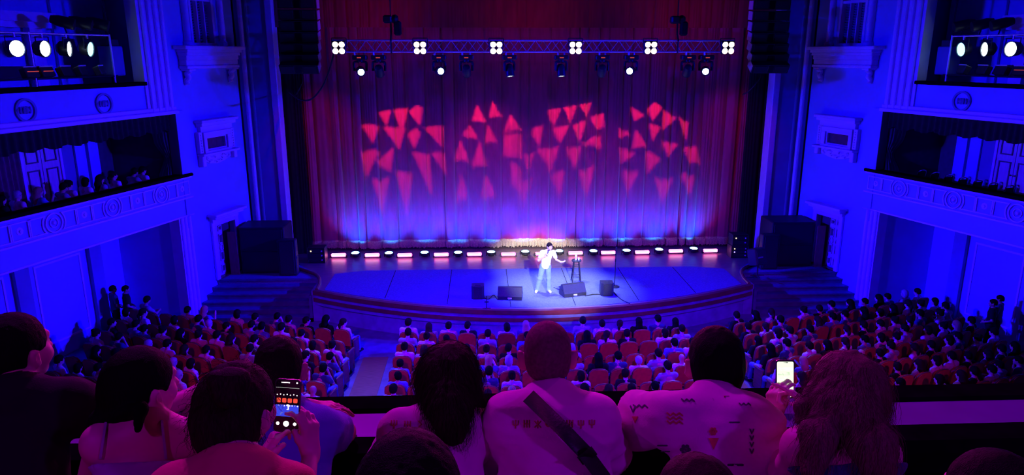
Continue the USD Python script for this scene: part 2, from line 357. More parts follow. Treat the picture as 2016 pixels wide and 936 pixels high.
    w.add("proscenium_moulding", tube([(s * 10.50, 5.72, 0), (s * 10.50, 5.72, ZT)], .10, 12), "plaster_trim")
    w.add("proscenium_moulding", tube([(s * 10.30, 5.83, 0), (s * 10.30, 5.83, ZT)], .06, 12), "plaster_grey")
    w.add("proscenium_moulding", bx(s * 9.40, s * 9.66, 5.92, 6.5, 0, ZT, .03), "plaster_trim")
struct("wall_back", bx(-12, 12, 9.0, 9.3, 0, ZT), "dark_paint")
# ------------------------------------------------------------------ window, console, plaque and door of each side wall
for s in (-1, 1):
    sd = sidename(s); flip = 1
    win = T(f"window_{1 if s < 0 else 2}", base=wp(s, .2, 0, 9.25), kind="structure")
    win.prim.SetCustomDataByKey("label", f"tall shuttered window of the {sd} side wall above its bracketed sill")
    A = lambda nm, me, m="plaster_trim", par=None, sm=30: win.add(nm, wl(me, s), m, parent=par, smooth=sm)
    A("window_frame", [bx(-.55, -.45, -.3, .02, 9.25, 12.2), bx(.60, .70, -.3, .02, 9.25, 12.2), bx(-.45, .6, -.3, .02, 9.25, 9.36)])
    for t in (-.10, .25): A("mullion", bx(t - .022, t + .022, -.16, -.02, 9.36, 12.2))
    A("transom", bx(-.45, .60, -.16, -.01, 10.72, 10.82))
    for k in range(16):
        z = 9.44 + .085 * k
        for a, b in ((-.44, -.125), (-.075, .225), (.275, .59)):
            m = bx(a, b, -.045, .045, -.012, .012); m.apply_transform(trimesh.transformations.rotation_matrix(.6, [1, 0, 0])); m.apply_translation((0, -.2, z)); A("slat", m, "plaster_grey")
    A("pane", bx(-.46, .61, -.33, -.30, 9.3, 12.2), "window_dark")
    for t in (-.85, .98): A("column", lathe([(0, 0), (.17, 0), (.17, .1), (.12, .16), (.11, 2.8), (0, 2.8)], 16, at=(t, .06, 9.27)))
    bal = T("window_console", f"moulded window ledge on two scroll brackets under the {sd} shuttered window", "ledge", wp(s, .1, 0, 8.0), kind="structure")
    B = lambda nm, me, m="plaster_trim", par=None: bal.add(nm, wl(me, s), m, parent=par)
    B("ledge_slab", bx(-1.52, 1.66, 0, .50, 9.14, 9.26, .02))
    for k, (z0, z1, n) in enumerate(((9.04, 9.14, .44), (8.94, 9.04, .38), (8.80, 8.94, .32), (8.62, 8.80, .29), (8.52, 8.62, .33))):
        B("moulding", bx(-1.15 - n * .5, 1.30 + n * .5, 0, n, z0, z1, .015))
    for t in (-1.08, 1.24):
        br = B("scroll_bracket", tube(spline([(t, .08, 8.02), (t, .05, 8.14), (t, .15, 8.24), (t, .10, 8.36), (t, .24, 8.47)], 6), .085, 10))
        B("bracket_cap", bx(t - .15, t + .15, 0, .34, 8.46, 8.52, .01), par=br)
    # plaque: an aedicule frame round a dark field, carved apron
    pq = T("wall_plaque", f"moulded plaster frame with dark field and carved apron on the {sd} wall", "wall ornament", wp(s, .1, 0, 5.2), kind="structure")
    P_ = lambda nm, me, m="plaster_trim", par=None: pq.add(nm, wl(me, s), m, parent=par)
    P_("cornice", bx(-.95, 1.06, 0, .34, 6.72, 6.82, .015)); P_("cornice", bx(-.88, .99, 0, .26, 6.60, 6.72, .015)); P_("frieze", bx(-.80, .92, 0, .14, 6.40, 6.60))
    P_("frame", [bx(-.62, .86, 0, .20, 6.22, 6.40, .01), bx(-.62, .86, 0, .20, 5.68, 5.76, .01), bx(-.62, -.42, 0, .20, 5.76, 6.22, .01), bx(.70, .86, 0, .20, 5.76, 6.22, .01)])
    P_("inner_frame", [bx(-.42, .70, 0, .12, 6.17, 6.22), bx(-.42, .70, 0, .12, 5.76, 5.81), bx(-.42, -.37, 0, .12, 5.81, 6.17), bx(.65, .70, 0, .12, 5.81, 6.17)])
    P_("dark_field", bx(-.37, .65, 0, .04, 5.81, 6.17), "window_dark")
    for t in (-.76, .98):
        P_("side_strip", bx(t - .09, t + .09, 0, .16, 5.70, 6.42, .01))
        for k in range(7): P_("bead", lathe([(0, -.03), (.03, 0), (0, .03)], 6, at=(t, .17, 5.78 + .09 * k)))
    P_("sill", bx(-.95, 1.06, 0, .28, 5.60, 5.68, .015))
    P_("bracket", bx(-.88, -.70, 0, .2, 5.34, 5.60, .02)); P_("bracket", bx(.86, 1.04, 0, .2, 5.24, 5.60, .02))
    P_("apron", prism(Polygon([(-.68, 0), (.84, 0), (.84, -.18), (.5, -.30), (.1, -.36), (-.3, -.30), (-.68, -.2)]), 0, .06).apply_transform(frame2((0, .0, 5.6), (1, 0, 0), (0, 0, 1), (0, 1, 0))))
    rng = random.Random(5)
    for k in range(22):                                             # carved leaves
        t, z = rng.uniform(-.55, .7), rng.uniform(5.32, 5.55); a = rng.uniform(0, 6)
        P_("carved_leaf", tube([(t - .07 * math.cos(a), .06, z - .04 * math.sin(a)), (t, .10, z), (t + .07 * math.cos(a), .06, z + .04 * math.sin(a))], [.012, .028, .012], 6))
    # door
    d = T(f"door_{1 if s < 0 else 2}", base=wp(s, .08, 0, ZS), kind="structure")
    d.prim.SetCustomDataByKey("label", f"carved panelled door with hood moulding on the {sd} stage landing")
    D = lambda nm, me, m="plaster_trim", par=None: d.add(nm, wl(me, s), m, parent=par)
    D("hood", bx(-.86, .92, 0, .40, 3.44, 3.53, .015)); D("hood_moulding", bx(-.78, .84, 0, .30, 3.34, 3.44, .015)); D("hood_frieze", bx(-.70, .78, 0, .12, 3.2, 3.34))
    D("architrave", [bx(-.70, -.50, 0, .10, ZS, 3.2, .015), bx(.62, .80, 0, .10, ZS, 3.2, .015), bx(-.50, .62, 0, .10, 3.06, 3.2, .015)])
    D("leaf", bx(.02, .62, -.22, -.12, ZS + .02, 3.06), "door_wood"); D("dark_leaf", bx(-.55, .02, -.28, -.2, ZS + .02, 3.06), "dark_door")
    for t in (.17, .47):
        for z0, z1 in ((2.78, 2.98), (2.30, 2.66), (1.66, 2.02), (1.22, 1.52)):
            pn = D("panel", [bx(t - .10, t + .10, -.12, -.085, z0, z0 + .03), bx(t - .10, t + .10, -.12, -.085, z1 - .03, z1), bx(t - .10, t - .075, -.12, -.085, z0, z1), bx(t + .075, t + .10, -.12, -.085, z0, z1)], "door_wood")
            D("panel_field", bx(t - .055, t + .055, -.12, -.10, z0 + .05, z1 - .05, .01), "dark_door", pn)
        D("carved_ring", tube(spline([(t + .09 * math.cos(a), -.09, 2.16 + .11 * math.sin(a)) for a in np.linspace(0, 2 * PI, 9)], 3), .022, 6), "door_wood")
    D("handle", lathe([(0, 0), (.03, .01), (.02, .05), (0, .06)], 10, axis=(0, 1, 0), at=(.06, -.12, 2.1)), "chrome")
    D("threshold", bx(-.5, .62, -.3, .12, ZS, ZS + .03), "stage_red")

# ------------------------------------------------------------------ box balconies and galleries
def ring2(r0, r1): return Point(0, 0).buffer(r1, 24).difference(Point(0, 0).buffer(r0, 24))
FX = frame2((0, 0, 0), (1, 0, 0), (0, 0, 1), (0, 1, 0))     # polygon in (t, z), thickness along n
def tz(poly, t, z, n0, n1): return xf(prism(poly, n0, n1), frame2((t, 0, z), (1, 0, 0), (0, 0, 1), (0, 1, 0)))
for s in (-1, 1):
    sd = sidename(s)
    b = T("box_balcony", f"{sd} box balcony with plaster rosette fascia at first floor level", "balcony", wp(s, 5, 0, 3.72), kind="structure")
    A = lambda nm, me, m="plaster_trim", par=None, lab=None: b.add(nm, wl(me, s), m, parent=par, label=lab)
    A("floor_slab", bx(1.6, 11, -2.0, -.02, 3.74, 4.22), "plaster")
    A("lower_band", bx(1.6, 11, -.12, .02, 3.72, 4.30, .01), "plaster")
    A("moulding", bx(1.56, 11, -.1, .09, 4.30, 4.36, .012)); A("moulding", bx(1.58, 11, -.1, .06, 3.70, 3.76, .012))
    A("fascia", bx(1.6, 11, -.12, .04, 4.36, 5.02), "plaster")
    A("moulding", bx(1.56, 11, -.1, .10, 4.97, 5.03, .012))
    A("handrail", bx(1.50, 11, -.30, .14, 5.03, 5.13, .03), "rail_black", lab="dark padded handrail")
    for k in range(4):
        tc_ = 3.02 + 2 * k
        fr = lambda hw, hh, w: Polygon(sbox(-hw, -hh, hw, hh)).difference(sbox(-hw + w, -hh + w, hw - w, hh - w))
        q = A("square_panel", tz(fr(.31, .24, .035), tc_ - 1, 4.66, .04, .075))
        A("rosette", lathe([(0, .05), (.035, .045), (.05, .02), (.10, .012), (.11, 0), (0, 0)], 8, axis=(0, 1, 0), at=(tc_ - 1, .04, 4.66)), par=q)
        c = A("round_panel", tz(ring2(.235, .27), tc_, 4.66, .04, .08))
        A("inner_ring", tz(ring2(.11, .135), tc_, 4.66, .04, .07), par=c); A("boss", lathe([(0, .06), (.04, .05), (.06, .02), (.06, 0), (0, 0)], 12, axis=(0, 1, 0), at=(tc_, .04, 4.66)), par=c)
        for sg in (-1, 1):
            o = sbox(-.27, -.24, .27, .24).difference(Point(-sg * .50, 0).buffer(.33, 24)); i_ = sbox(-.235, -.205, .235, .205).difference(Point(-sg * .50, 0).buffer(.365, 24))
            A("concave_panel", tz(o.difference(i_), tc_ + sg * .50, 4.66, .04, .075))
    # double door in the box, valance and drapes
    dd = T("box_door", f"white panelled double door at the back of the {sd} box", "door", wp(s, 5.3, -2, 4.2), kind="structure")
    for k, t in enumerate((4.98, 5.60)):
        lf = dd.add("leaf", wl(bx(t - .30, t + .30, -2.0, -1.94, 4.22, 6.75), s), "door_wood")
        for z0, z1 in ((4.5, 5.75), (5.95, 6.5)):
            dd.add("panel", wl([bx(t - .2, t + .2, -1.94, -1.915, z0, z0 + .04), bx(t - .2, t + .2, -1.94, -1.915, z1 - .04, z1), bx(t - .2, t - .165, -1.94, -1.915, z0, z1), bx(t + .165, t + .2, -1.94, -1.915, z0, z1)], s), "dark_door", parent=lf)
        dd.add("door_knob", wl(lathe([(0, 0), (.025, .01), (.03, .04), (0, .06)], 10, axis=(0, 1, 0), at=(t + (.25 if k == 0 else -.25), -1.94, 5.35)), s), "chrome", parent=lf)
    dd.add("door_frame", wl([bx(4.60, 4.68, -2, -1.9, 4.22, 6.85), bx(5.90, 5.98, -2, -1.9, 4.22, 6.85), bx(4.60, 5.98, -2, -1.9, 6.77, 6.87)], s), "plaster_trim")
    def drape(t0, t1, z0, z1, n0, amp=.05, pitch=.16, pinch=None, seed=0, ax=None):
        r = np.random.default_rng(seed); nx, nz = int((t1 - t0) / .025) + 8, 14; ts = np.linspace(t0, t1, nx); zs = np.linspace(z0, z1, nz); v = []
        for z in zs:
            u = (z - z0) / (z1 - z0)
            for t in ts:
                q = t if pinch is None else pinch + (t - pinch) * (1 - .55 * math.exp(-((u - .30) / .22) ** 2))
                v.append((q, n0 + amp * math.sin(2 * PI * t / pitch + 1.3 * math.sin(3 * t)) * (1 - .3 * u), z))
        v = np.array(v); f = []
        for j in range(nz - 1):
            for i in range(nx - 1):
                a = j * nx + i; f += [[a, a + 1, a + nx + 1], [a, a + nx + 1, a + nx]]
        back = v + V(0, -.02, 0); F_ = np.array(f); m = trimesh.Trimesh(np.vstack([v, back]), np.vstack([F_, F_[:, ::-1] + len(v)]), process=False); return m
    vl = drape(2.0, 10.8, 6.62, 7.1, -.18, .04, .22)
    vv = np.array(vl.vertices); lo = vv[:, 2] < 6.9; vv[:, 2] -= np.where(vv[:, 2] < 6.7, .10 * np.abs(np.sin(vv[:, 0] * PI / .75)), 0); vl.vertices = vv
    one("box_valance", f"dark scalloped fabric valance along the top of the {sd} box", "valance", wl(vl, s), "black_cloth", smooth=50)
    one("box_drape", f"dark gathered drape tied back at the stage end of the {sd} box", "curtain", wl(drape(2.02, 2.65, 5.14, 6.95, -.30, .045, .15, 1.95), s), "black_cloth", smooth=50)
    one("box_drape", f"plum curtain hanging inside the {sd} box at the audience end", "curtain", wl(drape(6.15, 6.95, 4.25, 7.0, -1.75, .05, .17), s), "curtain_plum", smooth=50)
    # upper gallery
    g = T("gallery", f"{sd} upper gallery with plain fascia and round wreath ornaments", "balcony", wp(s, 5, 0, 7.1), kind="structure")
    G = lambda nm, me, m="plaster", par=None, lab=None: g.add(nm, wl(me, s), m, parent=par, label=lab)
    G("floor_slab", bx(2.0, 11, -2.0, -.12, 7.14, 7.35), "plaster_grey"); G("fascia", bx(3.1, 11, -.14, .0, 7.36, 8.06)); G("moulding", bx(1.9, 11, -.12, .10, 7.24, 7.36, .02), "plaster_trim"); G("moulding", bx(1.86, 11, -.12, .16, 7.12, 7.24, .02), "plaster_trim", lab="glossy lower ledge")
    G("handrail", bx(3.05, 11, -.24, .10, 8.06, 8.17, .02), "rail_black", lab="dark handrail")
    for t in (4.75, 7.26, 9.7):
        wr = G("wreath", tz(ring2(.24, .30), t, 7.62, 0, .05), "plaster_grey")
        G("wreath_boss", lathe([(0, .09), (.06, .06), (.10, 0), (0, 0)], 12, axis=(0, 1, 0), at=(t - .02, 0, 7.62)), "plaster_grey", wr)
        for k in range(5): G("leaf", tube([(t - .12 + .09 * k, .03, 7.54), (t - .10 + .09 * k, .05, 7.63), (t - .13 + .09 * k, .03, 7.71)], [.02, .035, .015], 6), "plaster_grey", wr)
# ================================================================== curtains
def pleats(x0, x1, seed, y0, depth=.16, lo=.26, hi=.78):
    r = np.random.default_rng(seed); cs = [x0]; tl = np.random.default_rng(seed + 50).uniform(-1, 1, 400)
    while cs[-1] < x1: cs.append(cs[-1] + r.uniform(lo, hi))
    cs = np.array(cs); amp = r.uniform(.55, 1.0, len(cs)) * depth
    def f(x, u):
        i = np.clip(np.searchsorted(cs, x, "right") - 1, 0, len(cs) - 2); w = (x - cs[i]) / (cs[i + 1] - cs[i])
        return y0 - amp[i] * (.62 * np.abs(np.sin(PI * w)) ** .45 + .38 * np.where(tl[i] > 0, w, 1 - w) * np.minimum(1, 9 * np.minimum(w, 1 - w)) * np.abs(tl[i]) ** .3) * (.75 + .25 * np.cos(4 * u + i)) + .03 * np.sin(2.1 * x + 3 * u) - .012 * np.sin(23 * x + 2 * np.sin(5 * x)) ** 2
    return f
def sheet(f, x0, x1, z0, z1, nx, nz, th=.02):
    xs = np.linspace(x0, x1, nx); zs = np.linspace(z0, z1, nz); X, Z = np.meshgrid(xs, zs); Y = np.stack([f(xs, u) for u in np.linspace(0, 1, nz)])
    v = np.stack([X, Y, Z], -1).reshape(-1, 3); a = (np.arange(nz - 1)[:, None] * nx + np.arange(nx - 1)).ravel()
    q = np.vstack([np.stack([a, a + 1, a + nx + 1], 1), np.stack([a, a + nx + 1, a + nx], 1)])
    return trimesh.Trimesh(np.vstack([v, v + V(0, th, 0)]), np.vstack([q, q[:, ::-1] + len(v)]), process=False)
XC = .58
for s, x0, x1, lab in ((-1, -9.6, XC + .03, "left half of the pleated red velvet main stage curtain with gold fringe"), (1, XC - .03, 9.6, "right half of the pleated red velvet main stage curtain with gold fringe")):
    f = pleats(x0, x1, 11 + s, 7.30 - .02 * s, .36)
    c = T("stage_curtain", lab, "curtain", ((x0 + x1) / 2, 7.1, ZS + .02))
    c.add("curtain_cloth", sheet(f, x0, x1, ZS + .36, 13.2, 900, 10), "velvet_red", smooth=60)
    vs, fs = [], []
    r = np.random.default_rng(3); xs = np.arange(x0 + .02, x1 - .02, .032)
    ys = f(xs, 0.0) - .012; b = np.array([[-.5, 0], [.5, 0], [.38, 0], [-.38, 0]])
    for x, y in zip(xs, ys):
        n = len(vs); z0 = ZS + .05 + r.uniform(0, .07); vs += [(x - .014, y, ZS + .38), (x + .014, y, ZS + .38), (x + .010, y - .012, z0), (x - .010, y - .012, z0), (x - .014, y + .02, ZS + .38), (x + .014, y + .02, ZS + .38), (x + .010, y + .01, z0), (x - .010, y + .01, z0)]
        fs += [[n + i for i in q] for q in ((0, 2, 1), (0, 3, 2), (4, 5, 6), (4, 6, 7), (0, 4, 7), (0, 7, 3), (1, 2, 6), (1, 6, 5), (3, 7, 6), (3, 6, 2))]
    c.add("fringe", trimesh.Trimesh(vs, fs, process=False), "gold_fringe", smooth=False, kind="stuff", label="gold bullion fringe")
    c.add("fringe_braid", sheet(lambda x, u: f(x, 0.0) - .02, x0, x1, ZS + .34, ZS + .42, 620, 2), "gold_fringe", smooth=60)
fb = pleats(-9.6, 9.6, 5, 6.35, .12, .35, .6)
one("border_curtain", "dark red pleated border curtain hanging high behind the lighting truss", "curtain", sheet(fb, -9.55, 9.55, 9.95, 13.3, 700, 4), "velvet_dark", smooth=60)
for s in (-1, 1):
    fl_ = pleats(8.75 if s > 0 else -9.6, 9.6 if s > 0 else -8.75, 20 + s, 6.75, .12)
    one("masking_drape", f"black masking drape just inside the {sidename(s)} edge of the proscenium", "curtain", sheet(fl_, 8.75 if s > 0 else -9.6, 9.6 if s > 0 else -8.75, ZS + .02, 13.2, 60, 6), "black_cloth", smooth=60)

# ================================================================== truss and the lamps on it
TY, TZ0, TZ1 = 3.2, 9.06, 9.43
tr = T("lighting_truss", "long horizontal aluminium box truss above the front of the stage", "truss", (0, TY, TZ0))
xa, xb = -6.72, 6.72
for y in (TY - .19, TY + .19):
    for z in (TZ0, TZ1): tr.add("chord", rod((xa, y, z), (xb, y, z), .028), "aluminium")
for yk, y in enumerate((TY - .19, TY + .19)):
    n = 48; xs = np.linspace(xa, xb, n + 1)
    for i in range(n):
        za, zb = (TZ0, TZ1) if (i + yk) % 2 else (TZ1, TZ0); tr.add("brace", rod((xs[i], y, za), (xs[i + 1], y, zb), .013, 6), "aluminium")
    for x in np.linspace(xa, xb, 6): tr.add("end_frame", rod((x, y, TZ0), (x, y, TZ1), .02, 6), "aluminium")
for x in np.linspace(xa, xb, 6):
    for z in (TZ0, TZ1): tr.add("cross_tube", rod((x, TY - .19, z), (x, TY + .19, z), .018, 6), "aluminium")
for px in (770, 1333):
    x = pix_y(px, 60, TY)[0]; side = "left" if px < 1000 else "right"
    h = T("chain_hoist", f"dark electric chain hoist holding up the {side} part of the truss", "hoist", (x, TY, TZ1 + .03))
    h.add("motor_body", bx(x - .24, x + .05, TY - .16, TY + .16, TZ1 + .55, TZ1 + .80, .05), "black_paint"); h.add("motor_cover", lathe([(0, 0), (.13, .02), (.15, .12), (.1, .2), (0, .22)], 16, axis=(1, 0, 0), at=(x + .04, TY, TZ1 + .68)), "black_paint")
    h.add("chain_bag", bx(x + .10, x + .34, TY - .12, TY + .12, TZ1 + .16, TZ1 + .62, .05), "black_cloth"); h.add("hook_strap", tube([(x, TY, TZ1 + .55), (x, TY - .05, TZ1 + .2), (x, TY - .22, TZ1), (x, TY - .2, TZ0 - .05)], .03, 8), "black_paint")
    h.add("chain", tube([(x, TY, TZ1 + .78), (x, TY, 13.4)], .018, 6), "cable")
for i, px in enumerate((667, 827, 977, 1133, 1281, 1433)):
    p = pix_y(px, 93, TY - .30); x, z = p[0], p[2]
    b = T("blinder_light", f"four-lamp blinder glowing pinkish white on the truss, {['first', 'second', 'third', 'fourth', 'fifth', 'last'][i]} from the left", "stage light", (x, TY - .3, z - .24))
    b.add("housing", bx(x - .22, x + .22, TY - .27, TY - .20, z - .23, z + .20, .02), "black_paint"); b.add("bracket", [rod((x - .24, TY - .22, z), (x - .24, TY - .22, TZ1 + .07), .014), rod((x + .24, TY - .22, z), (x + .24, TY - .22, TZ1 + .07), .014), rod((x - .24, TY - .22, TZ1 + .07), (x + .24, TY - .22, TZ1 + .07), .014)], "black_paint")
    for dx in (-.105, .105):
        for dz in (-.12, .09):
            rf = b.add("reflector", lathe([(.045, 0), (.075, .03), (.098, .08), (.104, .08), (.08, .02), (.045, -.01)], 16, axis=(0, -1, -.1), at=(x + dx, TY - .27, z + dz)), "chrome")
            b.add("lamp", lathe([(0, .01), (.066, .012), (.07, .03), (.062, .05), (0, .06)], 16, axis=(0, -1, -.1), at=(x + dx, TY - .28, z + dz)), "glow_warm", parent=rf)
def moving_head(name, px, aim, glowm, lab, gobo=False):
    x = pix_y(px, 105, TY)[0]; z = TZ0 - .06; h = T(name, lab, "stage light", (x, TY, z - .7))
    h.add("base", bx(x - .24, x + .24, TY - .17, TY + .17, z - .20, z - .04, .03), "black_paint"); h.add("clamp", [rod((x - .13, TY - .19, z + .06), (x - .13, TY - .19, z - .05), .03), rod((x + .13, TY + .19, z + .06), (x + .13, TY + .19, z - .05), .03)], "aluminium")
    h.add("display", bx(x - .07, x + .07, TY - .178, TY - .168, z - .145, z - .105), "glow_red_small")
    c = V(x, TY, z - .56); d = np.asarray(aim, float) - c; d /= np.linalg.norm(d); ax = np.cross(d, [0, 0, 1.0]); ax /= np.linalg.norm(ax)
    h.add("yoke", lathe([(0, 0), (.09, 0), (.09, .06), (0, .06)], 16, at=(x, TY, z - .26)), "black_paint")
    for k in (-1, 1):
        h.add("yoke_arm", tube(spline([V(x, TY, z - .25) + ax * .03 * k, V(x, TY, z - .28) + ax * .19 * k, c + ax * .205 * k + V(0, 0, .1), c + ax * .2 * k], 5), .042, 8), "black_paint")
    prof = [(.118, .17), (.145, .17), (.145, .03), (.15, 0), (.145, -.10), (.12, -.19), (.06, -.23), (0, -.235), (0, -.21), (.05, -.205), (.10, -.16), (.118, -.05)]
    hd = h.add("head", lathe(prof + [prof[0]], 24, axis=d, at=c), "black_paint")
    h.add("lens_ring", lathe([(.112, .165), (.148, .165), (.148, .19), (.112, .19), (.112, .165)], 24, axis=d, at=c), "grille", parent=hd)
    if glowm: h.add("lens", lathe([(0, .15), (.11, .15), (.11, .165), (.06, .185), (0, .19)], 24, axis=d, at=c), glowm, parent=hd)
    return h, c, d, hd
DZ = lambda px, py: pix_y(px, py, TY)
moving_head("moving_head_light", 708, (-2.0, -12, 5.0), "glow_lens_blue", "moving head with lit bluish lens, leftmost lamp under the truss")
moving_head("moving_head_light", 864, (3.0, -14, 7.5), "glow_lens_blue", "moving head with lit bluish lens turned right, between the second and third blinder")
_, c1, d1, _ = moving_head("moving_head_light", 1003, (.3, 1.6, 1.1), "glow_lens_white", "white-lensed moving head pointing down, left of the middle pair on the truss")
_, c2, d2, _ = moving_head("moving_head_light", 1105, (1.6, 1.6, 1.1), "glow_lens_white", "white-lensed moving head pointing down, right of the middle pair on the truss")
moving_head("moving_head_light", 1243, (-4.0, -14, 7.2), "glow_lens_blue", "moving head with lit bluish lens turned left, near the fifth blinder")
moving_head("moving_head_light", 1391, (2.0, -12, 6.0), "glow_lens_blue", "moving head with lit bluish lens, rightmost lamp under the truss")
spot(LZ + "/truss_spot", c1 + d1 * .25, (.6, 1.8, 1.1), (.70, .84, 1), 60, 21, 1.0, .02)
spot(LZ + "/truss_spot_001", c2 + d2 * .25, (1.2, 1.8, 1.1), (.70, .84, 1), 60, 21, 1.0, .02)
for k_, x_ in enumerate((-5.5, 0, 5.5)): spot(f"{LZ}/red_wash_{k_:03d}", (x_, TY + .2, TZ1 + .2), (x_ * 1.1, 6.6, 11.4), (1, .01, .10), 1.2, 62, 1.0, .02)  # added fill without fixtures, gives the upper curtain its dim red
for k_, x_ in enumerate((-5.1, -1.6, 1.9, 5.1)): spot(f"{LZ}/red_soft_{k_:03d}", (x_, TY + .1, TZ0 - .25), (x_, 7.1, 4.0), (1, .02, .12), 4.6, 32, 1.0, .02)  # added soft fill, no lamps of their own; reddens curtain between the triangles
spot(LZ + "/red_side_wash", (-6.5, TY, TZ0 - .3), (-8.4, 7.1, 5.5), (1, .01, .06), 3, 26, 1.0, .02); spot(LZ + "/red_side_wash_001", (6.5, TY, TZ0 - .3), (8.4, 7.1, 5.5), (1, .01, .06), 3, 26, 1.0, .02)  # added pair without fixtures, reddens the outer curtain
spot(LZ + "/truss_wash", (-4.5, TY, TZ0 - .9), (-3.6, 2.2, ZS), BLUE, 30, 50, 1.0, .02)
spot(LZ + "/truss_wash_001", (4.5, TY, TZ0 - .9), (3.6, 2.2, ZS), BLUE, 30, 50, 1.0, .02)
# the four pattern projectors: a small lamp behind a cut metal gobo throws triangles on the curtain
def gobo_cluster(px, seed, tris):
    x = pix_y(px, 105, TY)[0]; aim = V(x + .2, 7.05, 5.0)
    o = {745: "first", 918: "second", 1186: "third", 1355: "last"}[px]
    h, c, d, hd = moving_head("pattern_projector", px, aim, None, f"dark moving head projecting red triangles on the curtain, {o} of four from the left")
    src = c - d * .02; R = align(d)[:3, :3]; dist = .188; pl = src + d * dist; shape = []
    for tri in tris:
        pts = []
        for qx, qy in tri:
            Q = pix_y(qx, qy, 7.08); rr = Q - src; q = src + rr * (dist / (rr @ d)) - pl; pts.append((q @ R[:, 0], q @ R[:, 1]))
        shape.append(Polygon(pts).buffer(0))
    disc = Point(0, 0).buffer(.1175, 32).difference(shapely.union_all(shape))
    m = prism(disc, 0, .002); M = align(d); M[:3, 3] = pl; m.apply_transform(M)
    h.add("gobo", m, "black_paint", parent=hd, smooth=False)
    spot(f"{LZ}/pattern_spot_{seed:03d}", src, src + d, (1.0, .07, .18), 32, 32, .05, .0028)
gobo_cluster(745, 1, [[(745.3, 217.5), (769.4, 213.3), (760.6, 246.7)], [(773.1, 212.8), (802.2, 210.0), (789.7, 260.6)], [(803.6, 218.9), (818.9, 206.4), (831.4, 209.2), (825.8, 246.7)], [(711.9, 242.5), (746.7, 243.9), (734.2, 281.4)], [(752.8, 246.1), (796.7, 247.2), (785.6, 289.7)], [(799.4, 260.6), (820.3, 250.0), (827.2, 260.6), (814.7, 291.1)], [(831.4, 248.1), (871.7, 245.3), (868.9, 288.3)], [(709.2, 296.7), (748.1, 291.7), (721.7, 349.4)], [(739.7, 313.3), (774.4, 286.1), (768.9, 335.6)], [(810.6, 296.7), (843.9, 299.4), (850.0, 385.6)], [(847.2, 299.4), (874.4, 296.7), (880.6, 346.7)], [(731.4, 353.6), (766.7, 343.9), (752.2, 413.3)], [(777.2, 330.0), (810.6, 335.6), (799.4, 416.1)]])
gobo_cluster(918, 2, [[(938.3, 203.6), (927.2, 235.6), (957.8, 238.3)], [(968.9, 196.7), (960.6, 230.0), (986.9, 227.2)], [(924.4, 241.1), (909.2, 263.3), (942.5, 271.7)], [(959.2, 241.1), (953.6, 277.2), (978.6, 278.6)], [(1003.6, 221.7), (988.3, 259.2), (1024.4, 252.2)], [(906.4, 271.7), (893.9, 310.6), (924.4, 313.3)], [(943.9, 274.4), (927.2, 324.4), (957.8, 321.7)], [(989.7, 263.3), (1023.1, 257.8), (1024.4, 306.4), (989.7, 303.6)], [(1003.6, 313.3), (1024.4, 324.4), (1021.7, 368.9), (1005.0, 360.6)], [(907.8, 335.6), (896.7, 391.1), (921.7, 385.6)], [(955.0, 335.6), (946.7, 385.6), (977.2, 385.6)]])
gobo_cluster(1186, 3, [[(1077.0, 213.3), (1106.0, 211.7), (1092.0, 248.3)], [(1109.3, 210.0), (1137.0, 206.7), (1123.7, 241.7)], [(1140.3, 206.7), (1165.3, 200.0), (1155.3, 230.0)], [(1162.0, 231.7), (1188.7, 220.0), (1190.3, 248.3), (1172.0, 253.3)], [(1088.7, 250.0), (1122.7, 245.0), (1102.0, 283.3)], [(1127.0, 246.7), (1155.3, 235.0), (1142.0, 280.0)], [(1042.0, 253.3), (1072.0, 243.3), (1065.3, 286.7)], [(1058.7, 290.0), (1102.0, 287.3), (1085.3, 336.7)], [(1115.3, 290.0), (1145.3, 288.3), (1132.0, 333.3)], [(1143.7, 283.3), (1182.0, 263.3), (1185.3, 290.0)], [(1035.3, 300.0), (1056.0, 296.7), (1042.0, 340.0)], [(1085.3, 340.0), (1112.0, 333.3), (1102.0, 393.3)], [(1138.7, 336.7), (1172.0, 326.7), (1155.3, 386.7)], [(1022.0, 353.3), (1052.0, 346.7), (1032.0, 400.0)]])
gobo_cluster(1355, 4, [[(1243.7, 208.3), (1268.7, 226.7), (1250.3, 238.3)], [(1275.3, 213.3), (1288.7, 200.0), (1305.3, 210.0), (1285.3, 238.3)], [(1307.0, 213.3), (1332.0, 233.3), (1305.3, 253.3)], [(1218.7, 250.0), (1245.3, 263.3), (1218.7, 270.0)], [(1278.7, 241.7), (1302.0, 248.3), (1285.3, 276.7)], [(1252.0, 253.3), (1275.3, 286.7), (1245.3, 290.0)], [(1303.7, 273.3), (1335.3, 286.7), (1315.3, 306.7)], [(1218.7, 286.7), (1252.0, 300.0), (1225.3, 320.0)], [(1272.0, 293.3), (1302.0, 310.0), (1275.3, 340.0)], [(1335.3, 230.0), (1355.3, 240.0), (1352.0, 276.7)], [(1345.3, 290.0), (1372.0, 286.7), (1378.7, 320.0), (1355.3, 316.7)], [(1225.3, 333.3), (1258.7, 336.7), (1235.3, 380.0)], [(1288.7, 346.7), (1325.3, 353.3), (1305.3, 396.7)], [(1338.7, 340.0), (1368.7, 346.7), (1358.7, 386.7)]])
one("power_cable", "dark power cable drooping from the left end of the truss to the wings", "cable", tube(spline([(-6.7, TY, 9.05), (-6.9, 3.3, 8.5), (-7.25, 3.6, 7.9), (-7.8, 4.2, 7.45), (-8.4, 5.0, 7.4), (-9.0, 6.0, 7.6)], 8), .03, 8), "cable")
